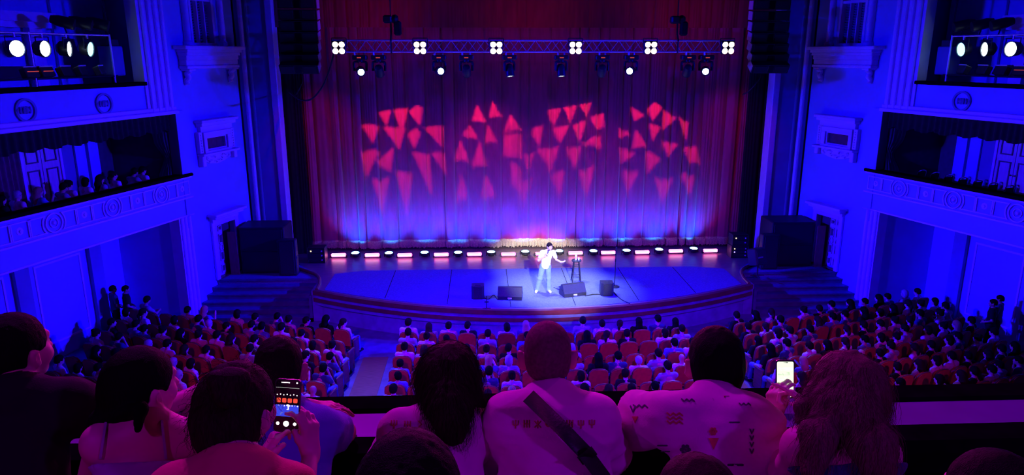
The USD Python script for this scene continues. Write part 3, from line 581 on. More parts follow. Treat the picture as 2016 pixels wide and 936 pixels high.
# ================================================================== flown line arrays
for s in (-1, 1):
    x0 = (pix_y(545, 60, 4.9)[0] + pix_y(640, 60, 4.9)[0]) / 2 if s < 0 else (pix_y(1555, 60, 4.9)[0] + pix_y(1462, 60, 4.9)[0]) / 2
    la = T("line_array", f"flown black line array of loudspeakers at the {sidename(s)} side of the stage", "loudspeaker", (x0, 4.9, 8.25))
    z, y, a = 11.6, 4.9, 0.0
    la.add("flying_frame", bx(x0 - .62, x0 + .62, 4.6, 5.3, 11.62, 11.72, .02), "black_paint")
    la.add("hanging_strap", [rod((x0 - .4, 4.9, 11.7), (x0 - .4, 4.9, 13.4), .02), rod((x0 + .4, 4.9, 11.7), (x0 + .4, 4.9, 13.4), .02)], "cable")
    for k in range(9):
        a = -.02 - .012 * k * k * .45; hgt = .36
        M = trimesh.transformations.translation_matrix((x0, y, z)) @ trimesh.transformations.rotation_matrix(-a * 1.6, [1, 0, 0])
        L = lambda m: xf(m, M)
        cab = la.add("cabinet", L(trimesh.convex.convex_hull(np.array([(sx * .66, -.35, zz) for sx in (-1, 1) for zz in (0, -hgt + .015)] + [(sx * .55, .32, zz) for sx in (-1, 1) for zz in (-.05, -hgt + .06)]))), "black_paint")
        la.add("grille", L(bx(-.60, -.15, -.375, -.34, -hgt + .05, -.035, .01)), "grille", parent=cab); la.add("grille", L(bx(.15, .60, -.375, -.34, -hgt + .05, -.035, .01)), "grille", parent=cab); la.add("horn", L(bx(-.11, .11, -.36, -.33, -hgt + .04, -.03, .02)), "screen_black", parent=cab)
        la.add("rigging_plate", L(bx(-s * .68, -s * .66, -.3, .1, -hgt + .02, -.04)), "aluminium", parent=cab)
        y += -math.sin(-a * 1.6) * hgt * -1 * -1; z -= math.cos(a * 1.6) * hgt
    la.add("cable_tail", tube(spline([(x0 + .1 * s, 5.0, z + .1), (x0 - .1, 5.0, z - .45), (x0 - .35 * 1, 5.2, z - .85), (x0 - .5, 5.4, z - 1.0)], 6), .022, 6), "cable")
# ================================================================== footlights along the curtain
ordn = lambda i: ["first", "second", "third", "fourth", "fifth", "sixth", "seventh", "eighth", "ninth", "tenth", "eleventh", "twelfth", "thirteenth", "fourteenth", "fifteenth", "sixteenth"][i]
for i, (px, py) in enumerate(((667, 501), (733, 501), (797, 501), (869, 500), (934, 499), (1001, 499), (1068, 498), (1133, 497), (1197, 496), (1264, 495), (1330, 493), (1398, 492))):
    x, y = pix_z(px, py + 2, ZS + .1)[:2]
    b = T("led_bar", f"floor LED bar glowing pink, from the left the {ordn(i)} of twelve", "stage light", (x, y, ZS), group=None)
    b.add("housing", bx(x - .30, x + .30, y - .05, y + .07, ZS + .03, ZS + .14, .015), "black_paint"); b.add("bracket", bx(x - .33, x - .30, y - .05, y + .05, ZS, ZS + .12), "black_paint"); b.add("bracket", bx(x + .30, x + .33, y - .05, y + .05, ZS, ZS + .12), "black_paint")
    b.add("lens_strip", bx(x - .29, x + .29, y - .09, y + .03, ZS + .05, ZS + .185, .03), "glow_pink"); b.add("led_core", bx(x - .265, x + .265, y - .105, y + .02, ZS + .085, ZS + .165, .035), "glow_pink_core")
    spot(f"{LZ}/bar_spot_{i:03d}", (x, y + .06, ZS + .26), (x, 7.2, 3.0), (1, .01, .20), .55, 40, 1.0, .015)
for i, (px, py) in enumerate(((700, 498), (766, 498), (836, 497), (902, 497), (967, 496), (1034, 495), (1101, 494), (1168, 494), (1233, 493), (1297, 491), (1365, 489))):
    x, y = pix_z(px, py + 3, ZS + .1)[:2]; y -= .02
    b = T("par_light", f"round blue floor uplight at the curtain, from the left the {ordn(i)} of eleven", "stage light", (x, y, ZS))
    tilt = V(0, -.12, 1); tilt /= np.linalg.norm(tilt)
    b.add("housing", lathe([(0, 0), (.13, 0), (.18, .05), (.18, .15), (.165, .15), (.16, .12), (0, .11)], 20, axis=tilt, at=(x, y, ZS + .03)), "black_paint")
    b.add("lens", lathe([(0, .13), (.158, .13), (.16, .14), (.11, .165), (0, .175)], 20, axis=tilt, at=(x, y, ZS + .03)), "glow_blue")
    b.add("yoke", tube([(x - .19, y, ZS), (x - .19, y, ZS + .16), ], .014, 6), "black_paint"); b.add("yoke", tube([(x + .19, y, ZS), (x + .19, y, ZS + .16)], .014, 6), "black_paint")
    spot(f"{LZ}/uplight_{i:03d}", (x, y + .04, ZS + .30), (x, 7.15, 2.25), (.004, .12, 1.0), 18, 46, 1.0, .015)
# ================================================================== stage furniture
def cabinet_speaker(name, lab, x0, x1, y0, y1, z0, z1, two=True, s=1):
    c = T(name, lab, "loudspeaker", ((x0 + x1) / 2, (y0 + y1) / 2, z0))
    c.add("cabinet", bx(x0, x1, y0, y1, z0, z1, .03), "black_paint"); zs = [(z0 + .08, (z0 + z1) / 2 - .03), ((z0 + z1) / 2 + .03, z1 - .08)] if two else [(z0 + .06, z1 - .06)]
    for a, b_ in zs: c.add("grille", bx(min(x0, x1) + .07, max(x0, x1) - .07, y0 - .025, y0 + .01, a, b_, .015), "grille")
    for a in (x0, x1): c.add("handle", bx(a - .012, a + .012, (y0 + y1) / 2 - .12, (y0 + y1) / 2 + .12, (z0 + z1) / 2 - .05, (z0 + z1) / 2 + .05, .01), "grille")
    return c
for s in (-1, 1):
    sd = sidename(s)
    cabinet_speaker("subwoofer_stack", f"tall black stacked bass cabinet on the {sd} landing beside the door", s * 9.1, s * 10.75, 4.1, 5.3, ZS + .005, ZS + 1.75)
    cabinet_speaker("loudspeaker", f"narrow black loudspeaker in front of the stacked bass cabinet on the {sd} landing", s * 8.62, s * 9.28, 3.72, 4.05, ZS + .005, ZS + 1.36, False)
    bd = T("wooden_board", f"reddish brown wooden board standing between door and bass cabinet on the {sd}", "board", (s * 10.95, 4.0, ZS))
    bd.add("board", bx(s * 10.80, s * 11.12, 4.00, 4.05, ZS + .035, ZS + 1.62, .01), "brown_board"); bd.add("foot", bx(s * 10.80, s * 11.10, 3.95, 4.12, ZS + .003, ZS + .04, .01), "brown_board")
def rack(name, lab, x0, x1, y, z0, z1, lights):
    c = T(name, lab, "equipment rack", ((x0 + x1) / 2, y, z0)); w = x1 - x0; z0 += .001
    c.add("case", [bx(x0, x0 + .03, y - .02, y + .5, z0, z1, .008), bx(x1 - .03, x1, y - .02, y + .5, z0, z1, .008), bx(x0 + .03, x1 - .03, y - .02, y + .5, z1 - .03, z1), bx(x0 + .03, x1 - .03, y - .02, y + .5, z0, z0 + .03), bx(x0 + .03, x1 - .03, y + .47, y + .5, z0 + .03, z1 - .03)], "black_paint")
    n = max(2, int((z1 - z0) / .16))
    for k in range(n):
        a, b_ = z0 + .04 + (z1 - z0 - .08) * k / n, z0 + .03 + (z1 - z0 - .08) * (k + 1) / n
        u = c.add("rack_unit", bx(x0 + .035, x1 - .035, y + .0, y + .4, a, b_, .006), "grille"); c.add("knob", lathe([(0, 0), (.03, 0), (.025, .03), (0, .03)], 10, axis=(0, -1, 0), at=(x1 - .12, y, (a + b_) / 2)), "aluminium", parent=u)
        if k in lights: c.add("indicator_lamp", lathe([(0, 0), (.028, 0), (.02, .02), (0, .025)], 10, axis=(0, -1, 0), at=(x0 + .14, y, (a + b_) / 2)), lights[k], parent=u)
rack("equipment_rack", "dark equipment case standing in the left wing by the curtain", -8.62, -7.95, 5.35, ZS, ZS + .62, {2: "glow_amber_small"})
rack("equipment_rack", "lower amplifier case with small lit lamps in the right wing", 8.05, 8.75, 5.35, ZS, ZS + .50, {1: "glow_lens_violet", 2: "glow_amber_small"})
rack("equipment_rack", "upper amplifier case stacked on the lower one in the right wing", 8.08, 8.72, 5.37, ZS + .50, ZS + .95, {1: "glow_amber_small"})
def wedge(name, lab, c, ang, w=.72, d=.46, h=.40):
    x, y = c; t = T(name, lab, "stage monitor", (x, y, ZS + .014), ang)
    pr = Polygon([(-d / 2, 0), (d / 2, 0), (d / 2, .16), (d * .1, h), (-d * .15, h * .98), (-d / 2, .12)]); m = prism(pr, -w / 2, w / 2); m.apply_transform(frame2((0, 0, 0), (0, 1, 0), (0, 0, 1), (1, 0, 0)))
    t.add("cabinet", m, "black_paint", local=True, smooth=20)
    a, b_ = V(0, d / 2, .16), V(0, d * .1, h); u = (b_ - a) / np.linalg.norm(b_ - a); nn = np.cross([1, 0, 0], u); L = np.linalg.norm(b_ - a)
    t.add("grille", xf(bx(-w / 2 + .04, w / 2 - .04, .03, L - .03, 0, .018, .008), frame2(a, (1, 0, 0), u, nn)), "grille", local=True)
    t.add("handle", bx(-.07, .07, -d / 2 - .008, -d / 2 + .02, .04, .09, .01), "aluminium", local=True); t.add("connector_panel", bx(-.05, .06, -d / 2 - .01, -d / 2 + .02, .015, .035), "chrome", local=True)
    for k in (-1, 1): t.add("side_handle", bx(k * w / 2 - .01, k * w / 2 + .01, -.09, .09, .17, .24, .008), "grille", local=True)
pm = lambda px, py: pix_z(px, py, ZS + .014)[:2]
wedge("stage_monitor", "black wedge monitor left of the comedian near the stage lip", tuple(pm(1005, 591) + V(0, .2)), -.12, w=.80)
wedge("stage_monitor", "black wedge monitor right of the comedian's feet", tuple(pm(1129, 585) + V(0, .25)), .30, w=.80)
for px, py, lab in ((941, 588), (1196, 583)) and (((941, 590), 0, "small black box loudspeaker at the left end of the monitor line"), ((1196, 584), 0, "small black box loudspeaker beside the microphone stand")):
    x, y = pm(*px); c = T("box_speaker", lab, "loudspeaker", (x, y + .2, ZS + .014))
    c.add("cabinet", prism(Polygon([(x - .21, y + .40), (x - .21, y + .06), (x - .14, y), (x + .14, y), (x + .21, y + .06), (x + .21, y + .40)]), ZS + .015, ZS + .46), "black_paint"); c.add("grille", bx(x - .13, x + .13, y - .012, y + .01, ZS + .05, ZS + .43, .006), "grille"); c.add("top_recess", bx(x - .09, x + .09, y + .12, y + .28, ZS + .455, ZS + .468), "grille")
# small floor stand with drooping cable, mic stand, stool, bottle, glass
x, y = pm(958, 608)
t = T("floor_stand", "short thin black stand near the stage lip between the two left speakers", "stand", (x, y, ZS + .014))
t.add("post", rod((x, y, ZS + .014), (x, y, ZS + .44), .014), "black_paint"); t.add("foot", [rod((x - .13, y, ZS + .026), (x + .13, y, ZS + .026), .011), rod((x, y - .12, ZS + .026), (x, y + .12, ZS + .026), .011)], "black_paint"); t.add("clip", bx(x - .07, x + .07, y - .025, y + .025, ZS + .22, ZS + .26, .01), "black_paint")
x, y = pm(1210, 565)
t = T("microphone_stand", "empty upright microphone stand with round base right of the stool", "microphone stand", (x, y, ZS + .014))
t.add("base", lathe([(0, 0), (.17, 0), (.17, .02), (.05, .035), (0, .04)], 24, at=(x, y, ZS + .014)), "black_paint"); t.add("post", rod((x, y, ZS + .03), (x, y, ZS + 1.40), .014), "black_paint"); t.add("clutch", rod((x, y, ZS + .92), (x, y, ZS + 1.02), .022), "black_paint"); t.add("clip", tube([(x, y, ZS + 1.40), (x, y - .05, ZS + 1.46)], .02), "black_paint")
x, y = pm(1134, 555)
t = T("bar_stool", "dark round wooden bar stool on the stage", "stool", (x, y, ZS + .014))
t.add("seat", lathe([(0, .76), (.16, .76), (.175, .775), (.175, .80), (.16, .815), (0, .81)], 28, at=(x, y, ZS + .014)), "black_paint")
ft = []
for k in range(4):
    a = PI / 4 + k * PI / 2; ca, sa = math.cos(a), math.sin(a); ft.append((ca, sa)); t.add("leg", tube([(x + .22 * ca, y + .22 * sa, ZS + .016), (x + .12 * ca, y + .12 * sa, ZS + .78)], [.02, .018], 8), "black_paint")
for zz in (.22, .30, .60):
    rr = .22 - .10 * zz / .78
    for k in range(4):
        if (k % 2 == 0) == (zz == .30): continue
        a, b_ = ft[k], ft[(k + 1) % 4]; t.add("rung", rod((x + rr * a[0], y + rr * a[1], ZS + .014 + zz), (x + rr * b_[0], y + rr * b_[1], ZS + .014 + zz), .012, 6), "black_paint")
zt = ZS + .014 + .812
t = T("water_bottle", "pale drinking bottle standing on the bar stool", "bottle", (x - .02, y, zt)); t.add("body", lathe([(0, 0), (.036, .003), (.037, .15), (.034, .18), (.016, .215), (.015, .225), (0, .225)], 18, at=(x - .02, y, zt)), "bottle"); t.add("cap", lathe([(0, .222), (.018, .222), (.018, .25), (0, .252)], 14, at=(x - .02, y, zt)), "cloth_white"); t.add("paper_label", lathe([(.0375, .05), (.0385, .05), (.0385, .12), (.0375, .12), (.0375, .05)], 18, at=(x - .02, y, zt)), "cloth_pink")
t = T("drinking_glass", "small clear glass beside the bottle on the stool", "glass", (x + .075, y - .03, zt)); t.add("tumbler", lathe([(0, 0), (.028, 0), (.033, .09), (.030, .09), (.026, .006), (0, .006)], 16, at=(x + .075, y - .03, zt)), "bottle")
one("stage_cable", "thin cable lying from the left box speaker to the left wedge monitor", "cable", tube(spline([(*pm(953, 588), ZS + .03), (*pm(962, 590), ZS + .03), (*pm(972, 582), ZS + .03), (*pm(980, 592), ZS + .03)], 8), .012, 6), "cable")
one("stage_cable", "thin cable running from the right wedge monitor to the box speaker", "cable", tube(spline([(*pm(1152, 584), ZS + .03), (*pm(1168, 581), ZS + .03), (*pm(1184, 581), ZS + .03)], 8), .014, 6), "cable")
one("stage_cable", "cable trailing from the microphone stand to the stage lip", "cable", tube(spline([(*pm(1208, 576), ZS + .03), (*pm(1222, 590), ZS + .03), (*pm(1240, 599), ZS + .03)], 8), .016, 6), "cable")
one("stage_cable", "looping microphone cable on the floor behind the comedian", "cable", tube(spline([(*pm(1090, 567), ZS + .03), (*pm(1102, 571), ZS + .03), (*pm(1114, 566), ZS + .03), (*pm(1100, 566), ZS + .03), (*pm(1128, 571), ZS + .03)], 8), .009, 6), "cable")
x, y = 8.22, 3.0
t = T("side_monitor", "grey loudspeaker tilted on a short stand at the right edge of the stage", "loudspeaker", (x, y, ZS))
M = trimesh.transformations.translation_matrix((x, y, ZS + .42)) @ trimesh.transformations.rotation_matrix(.5, [0, 0, 1]) @ trimesh.transformations.rotation_matrix(-.25, [1, 0, 0])
cb = t.add("cabinet", xf(bx(-.28, .28, -.2, .2, 0, .62, .03), M), "black_paint"); t.add("grille", xf(bx(-.24, .24, -.225, -.19, .05, .57, .02), M), "grille", parent=cb); t.add("front_label", xf(bx(-.2, .05, -.235, -.22, .26, .31), M), "plaster_grey", parent=cb)
t.add("stand", [rod((x, y, ZS + .005), (x, y, ZS + .45), .03), rod((x - .25, y, ZS + .02), (x + .25, y, ZS + .02), .018), rod((x, y - .25, ZS + .02), (x, y + .25, ZS + .02), .018)], "black_paint")
# ================================================================== gallery lighting rigs
for s in (-1, 1):
    sd = sidename(s); ts = (6.83, 6.02, 5.26, 4.53) if s < 0 else (6.45, 5.68, 4.90, 4.13)
    aims = [wp(s, 8.0, 9, 8.8), wp(s, 4.5, 9, 8.7), wp(s, 2.4, 5, 8.7), wp(s, 2.3, 6.0, 8.2)]
    fr = T("pipe_frame", f"metal pipe frame for stage lamps in the {sd} upper gallery", "lighting frame", wp(s, 5, -.6, 7.36))
    q = lambda t, n, z: wp(s, t, n, z)
    fr.add("top_bar", rod(q(3.75, -.45, 9.52), q(8.5, -.45, 9.52), .025), "aluminium"); fr.add("low_bar", rod(q(3.6, -.45, 8.36), q(8.5, -.45, 8.36), .025), "black_paint")
    for t in (3.72, 6.4, 8.4): fr.add("post", rod(q(t, -.45, 7.36), q(t, -.45, 9.55), .03), "aluminium")
    for i, (t, aim) in enumerate(zip(ts, aims)):
        c = q(t, -.45, 9.13); d = aim - c; d /= np.linalg.norm(d); o = ["nearest the hall", "second from the hall end", "third from the hall end", "nearest the stage"][i]
        lp = T("gallery_lamp", f"lit blue-white stage lamp in the {sd} upper gallery, {o}", "stage light", c - V(0, 0, .25))
        hd = lp.add("housing", lathe([(.205, .06), (.22, .06), (.21, -.02), (.19, -.18), (.1, -.26), (0, -.27), (0, -.24), (.09, -.22), (.17, -.15), (.2, 0), (.205, .06)], 24, axis=d, at=c), "black_paint")
        tg, co_, pw_, cn_ = gallery_beams(s)[i]; spot(f"{LZ}/gallery_spot_{(s + 1) // 2 * 4 + i:03d}", c + d * .14, tg, co_, pw_, cn_, 1.0, .02)
        lp.add("lens", lathe([(0, .02), (.195, .02), (.2, .035), (.12, .06), (0, .07)], 24, axis=d, at=c), "glow_lens_cyan" if i == 3 else "glow_lens_white", parent=hd)
        ax = np.cross(d, [0, 0, 1.0]); ax /= np.linalg.norm(ax); lp.add("yoke", tube([c + ax * .235, c + ax * .235 + V(0, 0, .30), c - ax * .235 + V(0, 0, .30), c - ax * .235], .016, 6), "black_paint"); lp.add("clamp", rod(c + V(0, 0, .28), c + V(0, 0, .40), .03), "aluminium")
    for i, t in enumerate((4.0, 4.6, 5.2)):
        c = q(t, -.55, 9.85); d = q(t - 1.4, 1.5, 9.2) - c; d /= np.linalg.norm(d)
        lp = T("unlit_lamp", f"unlit black lamp above the pipe frame, {sd} gallery, {ordn(i)} from the stage", "stage light", c - V(0, 0, .2))
        lp.add("housing", lathe([(0, .3), (.15, .3), (.16, .26), (.15, -.1), (.10, -.28), (0, -.3)], 18, axis=d, at=c), "black_paint"); lp.add("bracket", rod(c, q(t, -.45, 9.54), .02), "black_paint")
    for i, t in enumerate((4.35, 5.0, 5.55, 6.15, 6.6)):
        c = q(t, -.42, 8.52); M = wall_M(s) @ trimesh.transformations.translation_matrix((t, -.38, 8.52)) @ trimesh.transformations.rotation_matrix(.55 - .1 * i, [0, 0, 1]) @ trimesh.transformations.rotation_matrix(.35, [1, 0, 0])
        lp = T("wash_panel", f"rectangular wash lamp on the rail of the {sd} gallery, {ordn(i)} from the stage", "stage light", c - V(0, 0, .3))
        lp.add("body", xf(bx(-.26, .26, -.08, .10, -.13, .13, .02), M), "black_paint"); lp.add("front_rim", xf([bx(-.27, .27, .09, .12, .11, .14), bx(-.27, .27, .09, .12, -.14, -.11)][0], M), "aluminium")
        if i >= 3: lp.add("led_strip", xf(bx(-.20, .20, .10, .115, -.008, .008), M), "glow_red_small")
        lp.add("bracket", tube([c, q(t, -.45, 8.36)], .018, 6), "black_paint")
    c = T("wall_speaker", f"grey loudspeaker hung on the pier of the {sd} gallery", "loudspeaker", wp(s, 3.5, -.7, 8.36))
    c.add("cabinet", wl(bx(3.25, 3.72, -.95, -.45, 8.36, 9.22, .03), s), "plaster_grey"); c.add("top_bracket", wl(bx(3.32, 3.65, -.9, -.5, 9.22, 9.42, .02), s), "black_paint"); c.add("feed_cable", tube([wp(s, 3.48, -.7, 9.4), wp(s, 3.5, -.72, 11), wp(s, 3.48, -.75, 13.4)], .03, 6), "cable")
# ================================================================== bodies: signed distance fields meshed by surface nets
class Sdf3:
    def __init__(s, lo, hi, h):
        s.lo, s.h = np.asarray(lo, float), h; s.n = np.maximum(np.ceil((np.asarray(hi) - s.lo) / h).astype(int) + 1, 4)
        s.d = np.full(s.n, .5, np.float32); s.ax = [(s.lo[i] + h * np.arange(s.n[i])).astype(np.float32) for i in range(3)]
    def win(s, lo, hi, m):
        a = np.clip(np.floor((np.asarray(lo) - m - s.lo) / s.h).astype(int), 0, s.n - 1); b = np.clip(np.ceil((np.asarray(hi) + m - s.lo) / s.h).astype(int) + 1, 1, s.n)
        sl = tuple(slice(i, max(j, i + 1)) for i, j in zip(a, b)); return sl, (s.ax[0][sl[0]][:, None, None], s.ax[1][sl[1]][None, :, None], s.ax[2][sl[2]][None, None, :])
    def put(s, sl, q, k, op):
        d = s.d[sl]
        if op == "add":
            if k > 0: e = np.maximum(k - np.abs(d - q), 0) / k; s.d[sl] = np.minimum(d, q) - e * e * k * .25
            else: s.d[sl] = np.minimum(d, q)
        else:
            if k > 0: e = np.maximum(k - np.abs(d + q), 0) / k; s.d[sl] = np.maximum(d, -q) + e * e * k * .25
            else: s.d[sl] = np.maximum(d, -q)
    def cone(s, a, b, ra, rb, k=.03, op="add", flat=0):
        a, b = np.asarray(a, float), np.asarray(b, float); R = max(ra, rb); sl, (X, Y, Z) = s.win(np.minimum(a, b) - R, np.maximum(a, b) + R, k + 2 * s.h + .012); ab = b - a; L2 = max(ab @ ab, 1e-9)
        t = ((X - a[0]) * ab[0] + (Y - a[1]) * ab[1] + (Z - a[2]) * ab[2]) / L2; tc = np.clip(t, 0, 1)
        q = np.sqrt((X - a[0] - tc * ab[0]) ** 2 + (Y - a[1] - tc * ab[1]) ** 2 + (Z - a[2] - tc * ab[2]) ** 2) - (ra + tc * (rb - ra))
        if flat: q = np.maximum(q, (t - 1) * math.sqrt(L2))
        s.put(sl, q, k, op)
    def ell(s, c, r, R=None, k=.03, op="add"):
        c, r = np.asarray(c, float), np.asarray(r, float); R = np.eye(3) if R is None else np.asarray(R)
        ext = np.sqrt(((R * r) ** 2).sum(1)); sl, (X, Y, Z) = s.win(c - ext, c + ext, k + 2 * s.h + .012); x, y, z = X - c[0], Y - c[1], Z - c[2]
        u = [R[0, i] * x + R[1, i] * y + R[2, i] * z for i in range(3)]
        k0 = np.sqrt(sum((u[i] / r[i]) ** 2 for i in range(3))); k1 = np.sqrt(sum((u[i] / r[i] ** 2) ** 2 for i in range(3))) + 1e-6
        s.put(sl, k0 * (k0 - 1) / k1, k, op)
    def cut(s, p, n):
        "keeps the side that n does not point to"
        p, n = np.asarray(p, float), np.asarray(n, float); X, Y, Z = s.ax[0][:, None, None], s.ax[1][None, :, None], s.ax[2][None, None, :]
        s.d = np.maximum(s.d, ((X - p[0]) * n[0] + (Y - p[1]) * n[1] + (Z - p[2]) * n[2]).astype(np.float32))
    def mesh(s):
        d = s.d.copy(); d[0], d[-1], d[:, 0], d[:, -1], d[:, :, 0], d[:, :, -1] = .5, .5, .5, .5, .5, .5
        i8 = (d < 0); n = s.n; c = [(slice(a, n[0] - 1 + a), slice(b, n[1] - 1 + b), slice(e, n[2] - 1 + e)) for a in (0, 1) for b in (0, 1) for e in (0, 1)]
        cnt = sum(i8[x].astype(np.int8) for x in c); mix = (cnt > 0) & (cnt < 8); I = np.argwhere(mix); idx = np.full(mix.shape, -1, np.int64); idx[mix] = np.arange(len(I))
        if not len(I): return trimesh.Trimesh()
        corner = np.array([(a, b, e) for a in (0, 1) for b in (0, 1) for e in (0, 1)]); D = np.stack([d[I[:, 0] + a, I[:, 1] + b, I[:, 2] + e] for a, b, e in corner], 1)
        acc, w = np.zeros((len(I), 3)), np.zeros(len(I))
        for i in range(8):
            for j in range(i + 1, 8):
                if np.abs(corner[i] - corner[j]).sum() != 1: continue
                x = (D[:, i] < 0) != (D[:, j] < 0); t = np.where(x, D[:, i] / np.where(x, D[:, i] - D[:, j], 1), 0)[:, None]
                acc += np.where(x[:, None], corner[i] + t * (corner[j] - corner[i]), 0); w += x
        v = s.lo + s.h * (I + acc / w[:, None]); F_ = []
        for ax in range(3):
            o1, o2 = [(1, 2), (2, 0), (0, 1)][ax]; sl0 = [slice(1, -1)] * 3; sl0[ax] = slice(0, -1); sl1 = list(sl0); sl1[ax] = slice(1, None)
            A_, B_ = i8[tuple(sl0)], i8[tuple(sl1)]; E = np.argwhere(A_ != B_)
            if not len(E): continue
            flip = A_[tuple(E.T)]; P = E.copy(); P[:, o1] += 1; P[:, o2] += 1
            def at(u, w_):
                q = P.copy(); q[:, o1] -= u; q[:, o2] -= w_; return idx[q[:, 0], q[:, 1], q[:, 2]]
            q = np.stack([at(1, 1), at(0, 1), at(0, 0), at(1, 0)], 1); q = np.where(flip[:, None], q, q[:, ::-1])
            F_ += [q[:, [0, 1, 2]], q[:, [0, 2, 3]]]
        return trimesh.Trimesh(v, np.vstack(F_), process=False)
def rot(yaw=0, pitch=0, roll=0):
    "local x right, y forward, z up; yaw turns left, pitch nods the face down, roll leans to the right"
    cy, sy, cp, sp, cr, sr = math.cos(yaw), math.sin(yaw), math.cos(pitch), math.sin(pitch), math.cos(roll), math.sin(roll)
    return np.array([[cy, -sy, 0], [sy, cy, 0], [0, 0, 1]]) @ np.array([[1, 0, 0], [0, cp, sp], [0, -sp, cp]]) @ np.array([[cr, 0, sr], [0, 1, 0], [-sr, 0, cr]])
def head(S, H, R, sc=1.0, face=True, ears=True):
    L = lambda x, y, z: H + R @ (V(x, y, z) * sc); e = lambda c, r, k=.02, op="add", Q=None: S.ell(L(*c), V(*r) * sc, R if Q is None else R @ Q, k * sc, op)
    e((0, -.015, .028), (.076, .096, .089), .01); e((0, .022, -.03), (.063, .072, .078), .04); S.cone(L(0, .045, -.06), L(0, .062, -.088), .046 * sc, .028 * sc, .03)
    if face:
        S.cone(L(0, .084, .012), L(0, .108, -.026), .009 * sc, .015 * sc, .016); S.cone(L(-.03, .078, .030), L(.03, .078, .030), .016 * sc, .016 * sc, .02)
        for q in (-1, 1):
            e((q * .032, .092, .006), (.017, .013, .012), .012, "sub"); e((q * .031, .078, .006), (.0125, .0125, .0125), .003); e((q * .045, .052, -.028), (.022, .028, .022), .03)
        e((0, .086, -.052), (.024, .012, .006), .006); e((0, .084, -.062), (.020, .012, .0065), .006); e((0, .092, -.057), (.022, .006, .0015), .003, "sub")
    if ears:
        for q in (-1, 1): e((q * .088, -.016, -.012), (.014, .024, .036), .006, Q=rot(-q * .65, 0, q * .15)); e((q * .101, -.006, -.010), (.006, .011, .019), .005, "sub")
def hair_cap(S, H, R, sc=1.0, thick=.012, low=-.045, front=.075, part=0.0, sides=1.0):
    "a cap of hair over the skull, open at the face and the ears"
    L = lambda x, y, z: H + R @ (V(x, y, z) * sc)
    S.ell(L(0, -.018, .03), (V(.076, .096, .089) + thick) * sc, R, .01); S.ell(L(0, -.05, -.02), (V(.068, .062, .075) + thick * .8) * sc, R, .03)
    S.ell(L(0, .115, -.035), V(.115, .085, .098) * sc, R, .012, "sub")
    for q in (-1, 1): S.ell(L(q * .090, .004, -.03), V(.030, .040 * sides, .046) * sc, R, .008, "sub")
    S.cut(L(0, -.05, low), R @ V(0, .35, -1.0))
def fingers(S, W, d, n, side, curl=(.3, .3, .35, .4), sc=1.0, thumb=(.8, .55), spread=.10, k=.006):
    """a hand from the wrist W: d along the palm, n out of the back of the hand, side towards the thumb"""
    d, n = V(*d) / np.linalg.norm(d), V(*n); n = n - d * (n @ d); n /= np.linalg.norm(n); t = V(*side); t = t - d * (t @ d) - n * (t @ n); t /= np.linalg.norm(t)
    P = lambda a, b, c: W + (d * a + t * b + n * c) * sc
    S.cone(W - d * .02 * sc, P(.03, 0, 0), .026 * sc, .024 * sc, .02)
    for i, (o, L) in enumerate(((.030, .092), (.010, .096), (-.011, .091), (-.030, .083))): S.cone(P(.012, o * .6, 0), P(L, o, 0), .014 * sc, .0115 * sc, .014)
    for i, (o, L0, ls, r) in enumerate(((.031, .092, (.042, .026, .021), .0092), (.0105, .097, (.047, .030, .023), .0095), (-.0115, .092, (.043, .028, .022), .009), (-.032, .083, (.034, .021, .019), .0082))):
        p = P(L0, o, 0); a = 0.0
        for j, l in enumerate(ls):
            a += curl[i] * (1.0 if j else .8); sp = spread * (1.5 - i) * .5
            v = d * math.cos(a) - n * math.sin(a) + t * sp; v /= np.linalg.norm(v); q = p + v * l * sc; S.cone(p, q, r * sc * (1 - .06 * j), r * sc * (.94 - .06 * j), k if j or i < 0 else .010); p = q
    a, c = thumb; p = P(.022, .026, -.004); v = d * math.cos(a) + t * math.sin(a) - n * c * .6; v /= np.linalg.norm(v); q = p + v * .045 * sc; S.cone(P(.008, .012, -.002), p, .015 * sc, .014 * sc, .012); S.cone(p, q, .0125 * sc, .0108 * sc, .010)
    v2 = v - t * .25 - n * c * .35; v2 /= np.linalg.norm(v2); r = q + v2 * .034 * sc; S.cone(q, r, .0105 * sc, .0088 * sc, .006)
def wrinkle(m, amp, scale, seed=0, stretch=(1, 1, 1), ridged=True):
    m = tm(m); v = np.asarray(m.vertices); nrm = trimesh.Trimesh(v, m.faces, process=False).vertex_normals
    q = meshkit.fbm(v * scale * V(*stretch), 3, seed); q = 1 - np.abs(2 * q - 1) if ridged else q
    m.vertices = v + nrm * ((q - .5) * 2 * amp)[:, None]; return m

# ------------------------------------------------------------------ theatre seats
def seat_parts(t):
    "faces +y; origin on the floor below the middle of the seat"
    sh = Polygon([(-.255, 0), (.255, 0), (.27, .36), (.25, .49), (.17, .555), (0, .58), (-.17, .555), (-.25, .49), (-.27, .36)])
    M = trimesh.transformations.translation_matrix((0, -.24, .47)) @ trimesh.transformations.rotation_matrix(.16, [1, 0, 0]) @ frame2((0, 0, 0), (1, 0, 0), (0, 0, 1), (0, -1, 0))
    t.add("back_shell", xf(prism(sh, .0, .03), M), "seat_shell", local=True, smooth=40)
    t.add("backrest", xf(trimesh.util.concatenate([prism(sh.buffer(-.012), .02, .055), prism(sh.buffer(-.035), -.06, .03)]), M), "seat_red", local=True, smooth=60)
    t.add("seat_cushion", bx(-.235, .235, -.20, .24, .31, .415, .04), "seat_red", local=True, smooth=50)
    for k in (-1, 1):
        f = t.add("side_frame", bx(k * .285 - .02, k * .285 + .02, -.20, .16, 0, .60, .012), "seat_shell", local=True); t.add("armrest", bx(k * .285 - .032, k * .285 + .032, -.22, .20, .60, .64, .015), "seat_shell", local=True, parent=f)
SEAT = T("theatre_seat_class", proto=True); seat_parts(SEAT)

